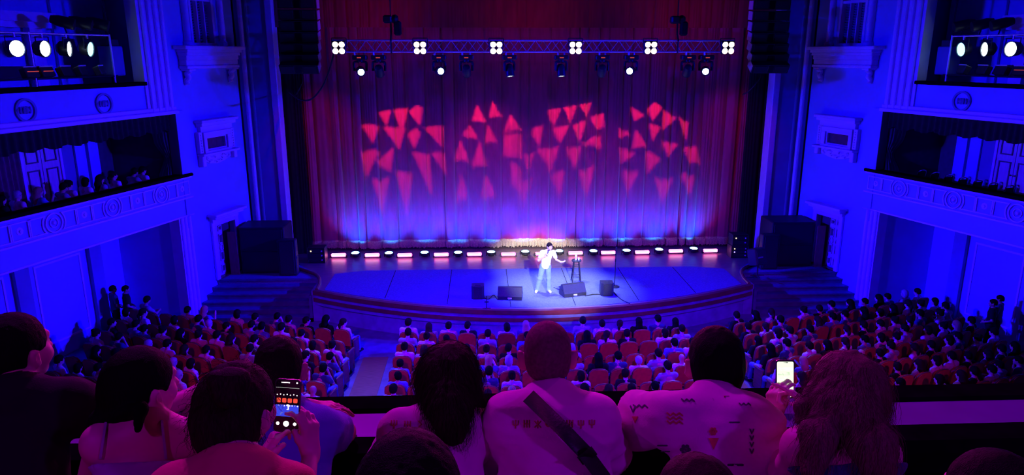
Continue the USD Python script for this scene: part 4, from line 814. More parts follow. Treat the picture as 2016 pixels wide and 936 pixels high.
# ------------------------------------------------------------------ the seated audience (seen at a distance)
def sitter(name, skin, shirt, trousers, hair, style, pose, h=.024, sc=1.0):
    t = T(name, proto=True); r = random.Random(hash(name) % 1000 if False else sum(map(ord, name)))
    lean, hy, tilt = {"up": (.0, 0.0, 0.0), "lean": (.16, .1, .05), "turn": (-.02, .35, .03), "turn2": (.0, -.35, -.04), "phone": (.03, 0, 0), "chin": (.12, .15, .12), "slouch": (-.05, 0, 0)}[pose]
    P, N = V(0, -.10, .50), V(0, -.13 + lean, .97); H = N + V(.02 * tilt * 10, .035 + lean * .35, .165); R = rot(hy, .05, tilt)
    SL, SR = N + V(-.185, -.005, -.055), N + V(.185, -.005, -.055)
    if pose in ("up", "slouch", "turn", "turn2"): EL, ER, WL, WR = SL + V(-.07, .06, -.27), SR + V(.07, .06, -.27), SL + V(.02, .28, -.33), SR + V(-.02, .28, -.33)
    elif pose == "lean": EL, ER, WL, WR = SL + V(-.04, .20, -.22), SR + V(.04, .20, -.22), SL + V(.12, .40, -.22), SR + V(-.12, .40, -.20)
    elif pose == "phone": EL, ER, WL, WR = SL + V(-.06, .12, -.24), SR + V(.06, .16, -.18), SL + V(.06, .33, -.25), SR + V(-.08, .34, .02)
    else: EL, ER, WL, WR = SL + V(-.08, .08, -.26), SR + V(.02, .20, -.22), SL + V(.08, .30, -.30), H + V(.06, .09, -.10)
    B = Sdf3((-.42, -.45, -.02), (.42, .75, 1.42), h); head(B, H, R, sc, face=False, ears=False); B.cone(H + R @ V(0, .09, .0), H + R @ V(0, .112, -.025), .014, .018, .01)
    B.cone(H + R @ V(0, -.02, -.07), N, .052, .06, .03)
    for a, e, w_ in ((SL, EL, WL), (SR, ER, WR)): B.cone(a, e, .05, .042, .03); B.cone(e, w_, .04, .028, .02); B.cone(w_, w_ + (w_ - e) / np.linalg.norm(w_ - e) * .10, .034, .026, .02)
    for a, b, c in ((P, N, 0),): B.cone(a + V(0, 0, .05), b - V(0, 0, .12), .12, .13, .05)
    for q in (-1, 1): B.cone((q * .09, -.08, .53), (q * .12, .36, .50), .07, .055, .03); B.cone((q * .12, .36, .50), (q * .12, .40, .09), .05, .038, .03); B.cone((q * .12, .38, .05), (q * .13, .54, .035), .042, .034, .03)
    t.add("body", B.mesh(), skin, local=True, smooth=True)
    C = Sdf3((-.42, -.45, .38), (.42, .6, 1.18), h); C.ell(N - V(0, -.0, .22), (.185, .125, .22), None, .05); C.cone(SL, SR, .072, .072, .05); C.ell(P + V(0, .0, .12), (.165, .135, .2), None, .07); C.cone(N + V(0, 0, .0), N - V(0, 0, .08), .06, .09, .04)
    for a, e in ((SL, EL), (SR, ER)): C.cone(a, a + (e - a) * .72, .068, .060, .04, flat=1)
    C.cone(N - V(0, 0, .02), H, .058, .05, .01, "sub"); t.add("shirt", wrinkle(C.mesh(), .006, 9, 3), shirt, local=True, smooth=True)
    D = Sdf3((-.3, -.4, .02), (.3, .7, .75), h); D.ell(P + V(0, 0, .01), (.175, .15, .12), None, .05)
    for q in (-1, 1): D.cone((q * .09, -.08, .53), (q * .12, .36, .505), .088, .072, .04); D.cone((q * .12, .36, .505), (q * .12, .40, .10), .068, .058, .03, flat=1)
    t.add("trousers", D.mesh(), trousers, local=True, smooth=True)
    for q in (-1, 1): t.add("shoe", bx(q * .125 - .05, q * .125 + .05, .30, .58, 0, .095, .035), "cloth_black", local=True, smooth=60)
    G = Sdf3(H - .28 - V(0, 0, .35), H + .28, h * .8)
    L = lambda x, y, z: H + R @ V(x, y, z)
    if style != "bald":
        hair_cap(G, H, R, sc, .021, -.05, sides=.8)
        if style == "long": G.cone(L(0, -.07, 0), L(0, -.09, -.16), .085, .10, .04); G.cone(L(0, -.09, -.16), L(.0, -.11, -.30), .10, .075, .04); G.ell(L(0, .12, -.06), V(.09, .085, .12), R, .01, "sub")
        if style == "pony": G.cone(L(0, -.11, .0), L(0, -.15, -.07), .035, .04, .02); G.cone(L(0, -.15, -.07), L(0, -.14, -.24), .04, .018, .02)
        if style == "bun": G.ell(L(0, -.09, .11), V(.05, .05, .045), R, .01)
        if style == "bob": G.ell(L(0, -.05, -.05), V(.098, .075, .10), R, .03); G.ell(L(0, .12, -.05), V(.085, .085, .12), R, .01, "sub")
        m = G.mesh(); t.add("hair", wrinkle(m, .004, 28, 5, (1, 1, .4)), hair, local=True, smooth=True)
    return t
DESC = []
def variety():
    V_ = [("skin_fair", "cloth_white", "cloth_jeans", "hair_brown", "short", "up", "short brown hair and white T-shirt"), ("skin_fair", "cloth_black", "cloth_jeans", "hair_black", "long", "up", "long black hair and black top"), ("skin_tan", "cloth_blue", "cloth_khaki", "hair_black", "short", "turn", "short black hair and blue shirt, head turned"),
          ("skin_fair", "cloth_white", "cloth_jeans", "hair_chestnut", "pony", "turn2", "chestnut ponytail and white top"), ("skin_fair", "cloth_lilac", "cloth_navy", "hair_chestnut", "long", "slouch", "long chestnut hair and lilac top"), ("skin_tan", "cloth_grey", "cloth_jeans", "hair_brown", "short", "lean", "short brown hair and grey shirt, leaning"),
          ("skin_fair", "cloth_pink", "cloth_lightjeans", "hair_brown", "bun", "up", "brown hair in a bun and pink top"), ("skin_fair", "cloth_cream", "cloth_khaki", "hair_grey", "short", "up", "short grey hair and cream shirt"), ("skin_tan", "cloth_navy", "cloth_jeans", "hair_black", "short", "chin", "black hair and navy shirt, hand at the chin"),
          ("skin_fair", "cloth_white", "cloth_lightjeans", "hair_brown", "bob", "turn", "brown bob and white blouse"), ("skin_fair", "cloth_black", "cloth_navy", "hair_brown", "short", "turn2", "short brown hair and black T-shirt"), ("skin_tan", "cloth_white", "cloth_jeans", "hair_black", "bald", "up", "shaved head and white shirt"),
          ("skin_fair", "cloth_blue", "cloth_jeans", "hair_blonde", "long", "phone", "long blonde hair and blue top"), ("skin_fair", "cloth_lilac", "cloth_jeans", "hair_grey", "bob", "up", "grey bob and lilac blouse")]
    out = []
    for i, (sk, sh, tr_, ha, stl, po, de) in enumerate(V_): out.append(sitter(f"spectator_class_{i:02d}", sk, sh, tr_, ha, stl, po)); DESC.append(de)
    return out
SIT = variety()
rows_n = ["front", "second", "third", "fourth", "fifth", "sixth", "seventh"]
rng = random.Random(77); YC = 33.0
def row_y(x, i): R_ = YC + 1.62 + .86 * i; return YC - math.sqrt(R_ * R_ - x * x)
last = [-1]; WT = [5, 4, 5, 2, 4, 5, 3, 1, 5, 4, 6, 1, 2, 1]
for blk, xs0, n, occ in (("left", -5.98, 13, .86), ("centre", None, 15, .66), ("right", 5.98, 13, .9)):
    for i in range(7):
        if blk == "centre": xs = [(k - 7) * .575 for k in range(15)]
        else: xs = [math.copysign(abs(xs0) + .575 * k, xs0) for k in range(13)]
        for k, x in enumerate(xs):
            y = row_y(x, i)
            if blk != "centre" and abs(x) > 11.2 + .303 * (4.1 - y) + 1.1: continue
            if blk != "centre" and i == 0 and abs(x) > 11.2 and False: continue
            a = math.atan2(-x, YC - y) * -1.0; rz = math.atan2(x, YC - y) * (1.0) ; rz = math.atan2(-(0 - x), YC - y)
            rz = math.atan2(x, YC - y) if False else -math.atan2(0 - x, YC - y)
            rz += .0 if blk == "centre" else math.copysign(.10, x)
            place = f"{rows_n[i]} row of the {blk} block, " + (f"{ordn(k)} from the left" if blk == "centre" else f"{ordn(k)} from the aisle")
            inst(SEAT, "theatre_seat", f"red upholstered theatre seat, {place}", "seat", (x, y, 0), rz, "red theatre seats in the stalls")
            if rng.random() < occ:
                v = last[0]
                while v == last[0]: v = rng.choices(range(len(SIT)), WT)[0]
                last[0] = v; sx = rng.uniform(.96, 1.05)
                turn = 0.0 if blk == "centre" else math.copysign(rng.uniform(.05, .30), x)
                pl = f"{rows_n[i]} row {blk} block, " + (f"{ordn(k)} from left" if blk == "centre" else f"{ordn(k)} from aisle")
                inst(SIT[v], "person", f"{DESC[v].replace(' and ', ', ')}; {pl}", "person", (x + rng.uniform(-.03, .03), y + .07, .0), rz + turn + rng.uniform(-.12, .12), "spectators seated in the stalls", (sx, sx, sx * rng.uniform(.97, 1.04)))
# people leaning on the rail of the left box, empty chairs in the right box
for i, (t, v) in enumerate(((2.6, 0), (3.15, 5), (3.7, 3), (4.25, 4), (4.8, 9), (5.35, 6), (5.9, 5), (6.45, 12), (7.0, 7), (7.55, 1))):
    p = wp(-1, t, -.78 - .06 * (i % 3), 4.225)
    inst(SIT[v], "person", f"{DESC[v].replace(' and ', ', ')}; left box, {ordn(i)} from stage end", "person", p, -.55 + .08 * (i % 3), "spectators in the left box")
def box_chair(s, t, n, lab):
    p = wp(s, t, n, 4.22); c = T("box_chair", lab, "chair", p, .35 * s, "empty chairs in the right box"); W_ = lambda m: xf(m, np.eye(4))
    c.add("seat", bx(-.2, .2, -.2, .2, .44, .48, .015), "seat_red", local=True)
    for a in (-1, 1):
        c.add("leg", rod((a * .19, .18, 0), (a * .19, .18, .44), .015), "chrome", local=True); c.add("leg", tube(spline([(a * .19, -.20, 0), (a * .19, -.19, .45), (a * .19, -.24, .95), (a * .14, -.25, 1.02)], 5), .018, 8), "chrome", local=True)
    c.add("backrest", bx(-.18, .18, -.26, -.215, .55, .98, .02), "black_cloth", local=True); c.add("top_rail", tube(spline([(-.16, -.25, 1.02), (0, -.255, 1.05), (.16, -.25, 1.02)], 5), .022, 8), "chrome", local=True)
for i, t in enumerate((2.95, 3.45, 3.95, 4.45, 4.95, 5.45, 5.95)): box_chair(1, t, -.62, f"empty chrome-framed chair at the right box rail, {ordn(i)} from the stage end")
# ================================================================== standing figures
def stander(t, skin, shirt, trousers, hair, j, R, h=.016, shoes="cloth_black", hands=(), sleeves=.75, hairstyle="short", face=True, hs=1.0, parts_local=True):
    "j: joints in the thing's own coordinates"
    H, N, SL, SR, EL, ER, WL, WR, P, HL, HR, KL, KR, AL, AR, TL, TR = (V(*j[k]) for k in "H N SL SR EL ER WL WR P HL HR KL KR AL AR TL TR".split())
    pts = np.array([H + V(0, 0, .2), SL, SR, EL, ER, WL, WR, AL, AR, TL, TR]); lo, hi = pts.min(0) - .22, pts.max(0) + .22; lo[2] = min(0, AL[2] - .12) - .02
    B = Sdf3(lo, hi, h); head(B, H, R, hs, face=face, ears=True); B.cone(H + R @ V(0, -.02, -.07), N, .050, .056, .03)
    up = (N - P) / np.linalg.norm(N - P)
    B.ell(P + (N - P) * .68, (.15, .10, .19), None, .05); B.ell(P + (N - P) * .3, (.14, .10, .17), None, .05); B.ell(P, (.16, .115, .11), None, .05); B.cone(SL, SR, .055, .055, .05)
    for a, e, w_ in ((SL, EL, WL), (SR, ER, WR)): B.cone(a, e, .047, .040, .03); B.cone(e, w_, .038, .027, .02)
    for a, k, n_, to in ((HL, KL, AL, TL), (HR, KR, AR, TR)): B.cone(a, k, .08, .055, .03); B.cone(k, n_, .052, .036, .03); B.cone(n_ - V(0, 0, .045), to, .036, .03, .02)
    for w_, d, n_, sd_, cu in hands: fingers(B, {"L": WL, "R": WR}[w_], d, n_, sd_, cu)
    t.add("body", B.mesh(), skin, local=True, smooth=True)
    C = Sdf3(lo, hi, h); C.ell(P + (N - P) * .68, (.168, .118, .2), None, .05); C.ell(P + (N - P) * .28, (.162, .12, .2), None, .05); C.ell(P + V(0, 0, -.02), (.178, .135, .13), None, .05); C.cone(SL, SR, .068, .068, .05); C.cone(N - up * .01, N - up * .09, .058, .09, .04)
    for a, e in ((SL, EL), (SR, ER)): C.cone(a, a + (e - a) * sleeves, .068, .066, .035, flat=1)
    C.cone(N - up * .01, H, .056, .05, .01, "sub"); C.cut(P - up * .10, -up); t.add("shirt", wrinkle(C.mesh(), .006, 8, 2), shirt, local=True, smooth=True)
    D = Sdf3(lo, hi, h); D.ell(P, (.172, .125, .12), None, .04)
    for a, k, n_ in ((HL, KL, AL), (HR, KR, AR)): D.cone(a, k, .098, .082, .04); D.cone(k, n_ - V(0, 0, .02), .080, .078, .03, flat=1)
    D.cut(P + up * .09, up); t.add("trousers", wrinkle(D.mesh(), .008, 7, 4), trousers, local=True, smooth=True)
    for n_, to in ((AL, TL), (AR, TR)):
        S = Sdf3(np.minimum(n_, to) - .13, np.maximum(n_, to) + .13, .012); S.cone(V(n_[0], n_[1], .055), V(to[0], to[1], .045), .052, .044, .03); S.ell(V(n_[0], n_[1], .07), (.05, .06, .06), None, .03); S.cut((0, 0, .004), (0, 0, -1)); t.add("shoe", S.mesh(), shoes, local=True, smooth=True)
    if hairstyle != "bald":
        G = Sdf3(H - .2, H + .2, h * .6); hair_cap(G, H, R, hs, .016, -.03); t.add("hair", wrinkle(G.mesh(), .004, 30, 5), hair, local=True, smooth=True)
# the comedian
cx, cy = pix_z(1071, 575, ZS + .014)[:2]
com = T("person", "comedian in white T-shirt and jeans in the white spotlight, holding a microphone", "person", (cx, cy, ZS + .014))
Rc = rot(PI + .35, .12, .05)
jc = dict(H=(.17, -.05, 1.62), N=(.12, .0, 1.46), SL=(-.07, .02, 1.40), SR=(.31, .0, 1.40), EL=(-.20, -.06, 1.14), ER=(.40, .0, 1.14), WL=(.02, -.22, 1.33), WR=(.55, -.17, 1.10), P=(.03, 0, .95),
          HL=(-.06, 0, .90), HR=(.13, 0, .90), KL=(-.15, -.05, .50), KR=(.15, -.03, .50), AL=(-.24, .02, .08), AR=(.16, .0, .08), TL=(-.29, -.14, .035), TR=(.20, -.16, .035))
stander(com, "skin_fair", "cloth_white", "cloth_lightjeans", "hair_brown", jc, Rc, .0105, "cloth_white", (("L", (.35, -.2, .75), (-.7, -.6, .2), (.6, -.6, .3), (1.0, 1.0, 1.0, 1.0)), ("R", (.85, -.35, .25), (.2, .3, -.9), (-.2, -.9, -.2), (.3, .3, .4, .4))))
com.add("microphone", [tube([(.05, -.27, 1.36), (.12, -.20, 1.50)], [.013, .018], 10), lathe([(0, -.03), (.022, -.015), (.027, .01), (.02, .03), (0, .036)], 14, axis=(.07, .07, .14), at=(.13, -.19, 1.52))], "black_paint", local=True, kind=None)
com.add("eyebrow", tube([V(.17, -.05, 1.62) + Rc @ V(-.045, .088, .032), V(.17, -.05, 1.62) + Rc @ V(-.018, .094, .034)], .005, 6), "hair_brown", local=True); com.add("eyebrow", tube([V(.17, -.05, 1.62) + Rc @ V(.018, .094, .034), V(.17, -.05, 1.62) + Rc @ V(.045, .088, .032)], .005, 6), "hair_brown", local=True)
# ushers by the walls
js = dict(H=(.0, .03, 1.62), N=(0, 0, 1.45), SL=(-.19, 0, 1.40), SR=(.19, 0, 1.40), EL=(-.27, .0, 1.12), ER=(.27, 0, 1.12), WL=(-.12, .18, 1.02), WR=(.12, .18, .98), P=(0, 0, .95), HL=(-.09, 0, .90), HR=(.09, 0, .90), KL=(-.11, .02, .5), KR=(.11, .02, .5), AL=(-.13, 0, .08), AR=(.13, 0, .08), TL=(-.15, .16, .035), TR=(.15, .16, .035))
hd_ = (("L", (.7, .5, -.2), (-.2, .7, .6), (.3, .3, .8), (.5, .5, .5, .5)), ("R", (-.7, .5, -.1), (.2, .7, .6), (-.3, .3, .8), (.5, .5, .5, .5)))
def usher(px, z, s, n, t_, yaw, lab, shirt="cloth_black", bald=False):
    p = wp(s, t_, n, 0); u = T("person", lab, "person", (p[0], p[1], .002), yaw); stander(u, "skin_tan", shirt, "cloth_black", "hair_black", js, rot(.05, .02, 0), .02, hands=hd_, hairstyle="bald" if bald else "short")
usher(0, 0, -1, -1.15, 3.75, -1.0, "man in dark clothes standing in front at the left wall, hands joined"); usher(0, 0, -1, -1.55, 3.85, -.8, "dark-clothed man half hidden behind the other usher at the left wall", "cloth_navy")
usher(0, 0, 1, -.75, 6.25, 1.0, "man in black patterned shirt standing in front at the right wall"); usher(0, 0, 1, -1.3, 6.05, .7, "dark-clothed man half hidden behind the other usher at the right wall", "cloth_navy")

# ================================================================== the balcony the photograph is taken from
F1, F2 = 6.85, 7.06
bal = T("balcony", "front balcony parapet with wide ledge and dark padded edges, in front of the nearest row", "balcony", (0, -18.9, 5.9), kind="structure")
bal.add("floor_slab", bx(-9, 9, -20.25, -18.75, F1 - .3, F1), "hall_floor"); bal.add("floor_slab", bx(-9, 9, -24, -20.25, F2 - .5, F2), "hall_floor")
bal.add("parapet", bx(-9, 9, -19.05, -18.80, F1, 7.54), "ledge_paint"); bal.add("fascia", bx(-9, 9, -18.80, -18.74, 6.1, 7.56), "plaster")
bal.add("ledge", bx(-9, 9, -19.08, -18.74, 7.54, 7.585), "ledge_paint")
bal.add("outer_lip", bx(-9, 9, -18.86, -18.725, 7.55, 7.60, .012), "rail_black", label="black padded outer lip")
bal.add("padded_edge", bx(-9, 9, -19.22, -19.035, 7.45, 7.60, .035), "rail_black", label="black padded inner edge")
bal.add("lower_moulding", bx(-9, 9, -19.11, -19.05, 7.10, 7.18, .01), "rail_black")

for y0, y1, z0, z1 in ((-20.24, -19.48, F1, 7.27), (-20.95, -20.36, F2, 7.50)): bal.add("bench", bx(-9, 9, y0, y1, z0, z1, .03), "seat_red")
# ------------------------------------------------------------------ foreground figures
def torso(S, j, g, top=True, low=True):
    N, P, SL, SR = j["N"], j["P"], j["SL"], j["SR"]; up = (N - P) / np.linalg.norm(N - P); ri = SR - SL; ri = ri - up * (ri @ up); hw = np.linalg.norm(SR - SL) / 2; ri /= np.linalg.norm(ri); fw_ = np.cross(up, ri); Q = np.stack([ri, fw_, up], 1); L = np.linalg.norm(N - P); b = j.get("build", 1.0)
    M_ = (SL + SR) / 2
    if top:
        S.ell(M_ - up * .13 + fw_ * .02, V((hw * .90) + g, .112 * b + g, .19 + g), Q, .06); S.cone(SL, SR, .062 * b + g, .062 * b + g, .05)
        for a in (SL, SR): S.cone(N - up * .005, M_ + (a - M_) * .72, .052 + g, .058 * b + g, .05)
    if low: S.ell(P + (N - P) * .38, V(.148 * b + g, .108 * b + g, .20 + g), Q, .08); S.ell(P, V(.175 * b + g, .13 * b + g, .13 + g), Q, .07)
    return up, ri, fw_, Q
def proj(p):
    d = np.asarray(p, float) - CAM; w = d @ FWD; return np.stack([1008 + FPX * (d @ RGT) / w, 468 - FPX * (d @ UPV) / w, w], -1)
class Decal:
    "flat prints and straps laid on a garment: their outline follows the cloth below"
    def __init__(s, m):
        n = trimesh.Trimesh(m.vertices, m.faces, process=False).vertex_normals; v = np.asarray(m.vertices); ok = ((CAM - v) * n).sum(1) > .05; q = proj(v[ok]); s.f = LinearNDInterpolator(q[:, :2], q[:, 2]); s.t = cKDTree(q[:, :2]); s.w = q[:, 2]
        s.q = q
    def smooth_f(s, v):
        c0 = v.mean(0); sc = 120.0; B = lambda p: np.stack([(((p[:, 0] - c0[0]) / sc) ** i) * (((p[:, 1] - c0[1]) / sc) ** j) for i in range(4) for j in range(4 - i)], 1)
        k = s.t.query_ball_point(v, 14); k = np.unique(np.concatenate([np.array(x, int) for x in k])); co = np.linalg.lstsq(B(s.q[k, :2]), s.q[k, 2], rcond=None)[0]; return B(v) @ co - np.maximum((B(s.q[k, :2]) @ co - s.q[k, 2]), 0).max()
    def __call__(s, poly, lift=.003, th=.002, step=7, smooth=False):
        if not isinstance(poly, shapely.Geometry): poly = Polygon(poly)
        out = []
        for g in getattr(poly, "geoms", [poly]):
            v, f = trimesh.creation.triangulate_polygon(g, engine="earcut"); v3 = np.column_stack([v, np.zeros(len(v))]); v3, f = trimesh.remesh.subdivide_to_size(v3, f, step); m = trimesh.Trimesh(v3, f); m.merge_vertices(); v, f = np.asarray(m.vertices)[:, :2], np.asarray(m.faces)
            w = s.f(v); bad = np.isnan(w); w = np.where(bad, s.w[s.t.query(v)[1]], w); w = s.smooth_f(v) if smooth else w
            P3 = lambda off: np.array([pix(x, y, d - off) for (x, y), d in zip(v, w)])
            e = np.sort(m.edges, axis=1); u, i, c = np.unique(e, axis=0, return_index=True, return_counts=True); be = m.edges[i[c == 1]]; n = len(v)
            side = np.vstack([np.column_stack([be[:, 0], be[:, 1] , be[:, 1] + n]), np.column_stack([be[:, 0], be[:, 1] + n, be[:, 0] + n])]); out.append(trimesh.Trimesh(np.vstack([P3(lift), P3(lift - th)]), np.vstack([f[:, ::-1], f + n, side]), process=False))
        return trimesh.util.concatenate(out)
def strands(path, m, material, n, seed, length=.22, flow=(0, 0, -1), wave=.006, width=.0011, keep=None):
    r = np.random.default_rng(seed); m = trimesh.Trimesh(m.vertices, m.faces, process=False); v, nr = np.asarray(m.vertices), m.vertex_normals; tr_ = cKDTree(v); I = r.choice(len(v), n)
    if keep is not None: I = I[keep(v[I])]
    p = v[I] + nr[I] * .002; pts = [p]; fl_ = V(*flow); K = 9; L = length * r.uniform(.5, 1.2, len(I))
    for k in range(K - 1):
        q = pts[-1]; _, i = tr_.query(q); nn = nr[i]; d = fl_ - nn * (nn @ fl_)[:, None] * .9; d /= np.linalg.norm(d, axis=1)[:, None] + 1e-6; nx = q + d * (L / K)[:, None] + r.normal(0, wave * .5, q.shape)
        dist, i = tr_.query(nx); off = nx - v[i]; dep = (off * nr[i]).sum(1); nx = nx + nr[i] * np.clip(.003 - dep, 0, .02)[:, None] + nr[i] * (.0012 * k * r.random(len(I)))[:, None]; pts.append(nx)
    A_ = np.stack(pts, 1); c = UsdGeom.BasisCurves.Define(stage, path); c.CreateTypeAttr("linear"); c.CreateCurveVertexCountsAttr(Vt.IntArray.FromNumpy(np.full(len(A_), K, np.int32))); c.CreatePointsAttr(Vt.Vec3fArray.FromNumpy(A_.reshape(-1, 3).astype(np.float32)))
    wd = np.tile(np.linspace(1, .35, K), len(A_)) * width; c.CreateWidthsAttr(Vt.FloatArray.FromNumpy(wd.astype(np.float32))); c.SetWidthsInterpolation("vertex"); UsdShade.MaterialBindingAPI.Apply(c.GetPrim()).Bind(MATS[material]); return c
def shifted(t, m):
    v = np.asarray(m.vertices); return trimesh.Trimesh(v @ t.M[:3, :3].T + t.M[:3, 3], m.faces, process=False)
def fg(label, j, R, skin, shirt, h=.007, hs=1.0, sleeves=.62, sl_r=.066, hands=(), trousers="cloth_jeans", hair=None, hairm=None, top_cut=None, collar=False, wr=(.006, 9), face=True, hairw=(.003, 40, (1, 1, .3)), nstr=0, strlen=.2, floor=F1, sleeve_wide=.0, straps=False):
    j = {k: (V(*v) if np.ndim(v) else v) for k, v in j.items()}
    if "P" not in j: j["P"] = V(j["N"][0] * 1.0, j["N"][1] - .26, max(floor + .60, j["N"][2] - .50))
    H, N, P = j["H"], j["N"], j["P"]; t = T("person", label, "person", (P[0], P[1], floor))
    kn = [P + V(q * .11, .43, -.05) for q in (-1, 1)]; kn = [V(k[0], min(k[1], -19.36 if floor == F1 else k[1]), floor + .50) for k in kn]; an = [V(k[0], k[1] - .02, floor + .09) for k in kn]
    pts = np.array([H + .02, H, N] + [j[k] for k in ("SL", "SR", "EL", "ER", "WL", "WR") if k in j] + [P] + kn + an); lo, hi = pts.min(0) - .21, pts.max(0) + .21; lo[2] = floor - .01
    B = Sdf3(lo, hi, h); head(B, H, R, hs, face=face); B.cone(H + R @ V(0, -.025, -.06) * hs, N - V(0, 0, .01), (.047 + .007 * j.get("build", 1.0)) * hs, .062, .03); torso(B, j, 0)
    arms = [(j["S" + k], j["E" + k], j["W" + k]) for k in "LR" if "E" + k in j]
    ab = j.get("arm", 1.0)
    for a, e, w_ in arms: B.cone(a, e, .052 * ab, .042 * ab, .035); B.cone(e, w_, .042 * ab, .028 * ab, .02)
    for k, a in zip(kn, an):
        B.cone(P + V((k - P)[0] * .8, .03, -.02), k, .085, .06, .04); B.cone(k, a, .056, .04, .03); B.cone(a - V(0, 0, .05), a + V(0, .13, -.055), .04, .032, .02)
    for w_, d, n_, sd_, cu, *kw in hands: fingers(B, j["W" + w_], d, n_, sd_, cu, **(kw[0] if kw else {}))
    t.add("body", B.mesh(), skin, smooth=True)
    C = Sdf3(lo, hi, h); up, ri, fw_, Q = torso(C, j, .013); g = .013
    for a, e, w_ in arms:
        if sleeves > 0: C.cone(a, a + (e - a) * sleeves if sleeves <= 1 else e, sl_r * ab, (sl_r + sleeve_wide) * ab, .03, flat=0 if sleeves > 1 else 1)
        if sleeves > 1: C.cone(e, e + (w_ - e) * (sleeves - 1), sl_r * ab, sl_r * .8 * ab, .03, flat=1)
    hdv = H + R @ V(0, -.02, -.05) - N; hdv /= np.linalg.norm(hdv)
    C.cone(N - up * .02, N + hdv * (.055 if collar else .012), .082 if collar else .085, .066 if collar else .07, .025, flat=1)
    if not collar: C.cone(N + hdv * .004, N + hdv * .2, .062, .062, .012, "sub")
    else: C.cone(N + hdv * .03, N + hdv * .2, .058, .058, .012, "sub")
    C.cut(P - up * .09, -up)
    if top_cut is not None: C.cut(P + (N - P) * top_cut, up * .95 + fw_ * .12)
    sm = wrinkle(C.mesh(), wr[0], wr[1], 7, wr[2] if len(wr) > 2 else (1, 1, 1)); t.add("shirt" if top_cut is None else "top", sm, shirt, smooth=True)
    D = Sdf3(lo, hi, .014); D.ell(P - V(0, 0, .02), (.19, .15, .12), None, .05)
    for k, a in zip(kn, an): D.cone(P + V((k - P)[0] * .8, .03, -.03), k, .10, .076, .04); D.cone(k, a + V(0, 0, .03), .072, .062, .03, flat=1)
    D.cut(P + V(0, 0, .04), (0, 0, 1)); t.add("trousers", D.mesh(), trousers, smooth=True)
    for a in an: t.add("shoe", bx(a[0] - .05, a[0] + .05, a[1] - .10, a[1] + .20, floor + .001, floor + .085, .035), "cloth_black", smooth=60)
    hm = None
    if hair:
        L = lambda x, y, z: H + R @ (V(x, y, z) * hs)
        G = Sdf3(H - V(.26, .26, .46), H + V(.26, .26, .26), .006); hair(G, H, R, L, hs); hm = wrinkle(G.mesh(), hairw[0], hairw[1], 9, hairw[2]); hp = t.add("hair", hm, hairm, smooth=True)
        if nstr: strands(t.path + "/hair_strands", shifted(t, hm), hairm, nstr, 5, strlen); data(stage.GetPrimAtPath(t.path + "/hair_strands"), kind="stuff")
    return t, j, sm, hm
pz = lambda px, py, z=7.625: pix_z(px, py, z)
def short_hair(G, H, R, L, hs): hair_cap(G, H, R, hs, .011, -.05)
def buzz_hair(G, H, R, L, hs): hair_cap(G, H, R, hs, .006, -.04)
FLATL, FLATR = ((0.1, 1, -.08), (0, .1, 1), (1, 0, 0), (.18, .15, .15, .2)), ((-.1, 1, -.08), (0, .1, 1), (-1, 0, 0), (.18, .15, .15, .2))
# 1 man at the far left, black T-shirt, face turned right
fg("man in black T-shirt at the far left, face turned right, forearm on the rail", dict(H=pix(34, 690, 2.42), N=pix(28, 772, 2.34), SL=pix(-95, 818, 2.3), SR=pix(138, 802, 2.42), EL=pix(-120, 900, 2.5), ER=pix(268, 832, 2.60), WL=pix(-60, 860, 2.75), WR=pix(392, 772, 2.88), build=1.22, arm=1.12), rot(-.34, .0, .02), "skin_tan", "cloth_black", h=.0075, hs=1.04, sleeves=.42, sl_r=.075,
   hands=(("R", (.25, 1, .12), (-.2, .1, 1), (-1, .2, 0), (.3, .3, .3, .3)), ("L", *FLATL)), hair=short_hair, hairm="hair_black", trousers="cloth_black")
# 2 woman with bare back and low ponytail
def tail_hair(G, H, R, L, hs):
    hair_cap(G, H, R, hs, .014, -.065); G.ell(L(0, -.055, -.02), V(.076, .066, .075) * hs, R, .03); G.ell(L(0, .125, -.04), V(.10, .085, .12) * hs, R, .012, "sub"); G.ell(L(-.02, -.12, -.075), V(.034, .034, .034), R, .02); A0 = pix(277, 806, 2.07); G.cone(L(-.02, -.13, -.08), A0, .024, .020, .015); G.cone(A0, pix(271, 846, 2.035), .020, .009, .01)
t2, j2, s2, _ = fg("woman with black low ponytail and bare upper back, face turned right", dict(H=pix(281, 760, 2.20), N=pix(290, 845, 2.14), SL=pix(200, 872, 2.10), SR=pix(378, 866, 2.18), EL=pix(165, 985, 2.28), ER=pix(425, 905, 2.42), WL=pix(215, 960, 2.50), WR=pz(380, 822), build=.88, arm=.82), rot(-.60, .06, .05), "skin_fair", "cloth_lilac", h=.0065, sleeves=0, hs=.98,
   hands=(("R", (-.35, .9, .1), (.1, .1, 1), (-1, -.2, 0), (.9, .9, .9, .9)), ("L", *FLATL)), hair=tail_hair, hairm="hair_black", top_cut=.80, hairw=(.002, 40, (1, 1, .3)))
dk = Decal(trimesh.Trimesh(np.vstack([np.asarray(stage.GetPrimAtPath(t2.path + "/body").GetAttribute("points").Get()) + V(*[t2.M[i, 3] * -1 for i in range(3)])]), np.array(stage.GetPrimAtPath(t2.path + "/body").GetAttribute("faceVertexIndices").Get()).reshape(-1, 3), process=False))
for q in (((208, 818), (213, 818), (200, 905), (194, 905)), ((316, 828), (321, 828), (330, 905), (324, 905))): t2.add("shoulder_strap", dk(q, .006, .005), "cloth_lilac", smooth=True)
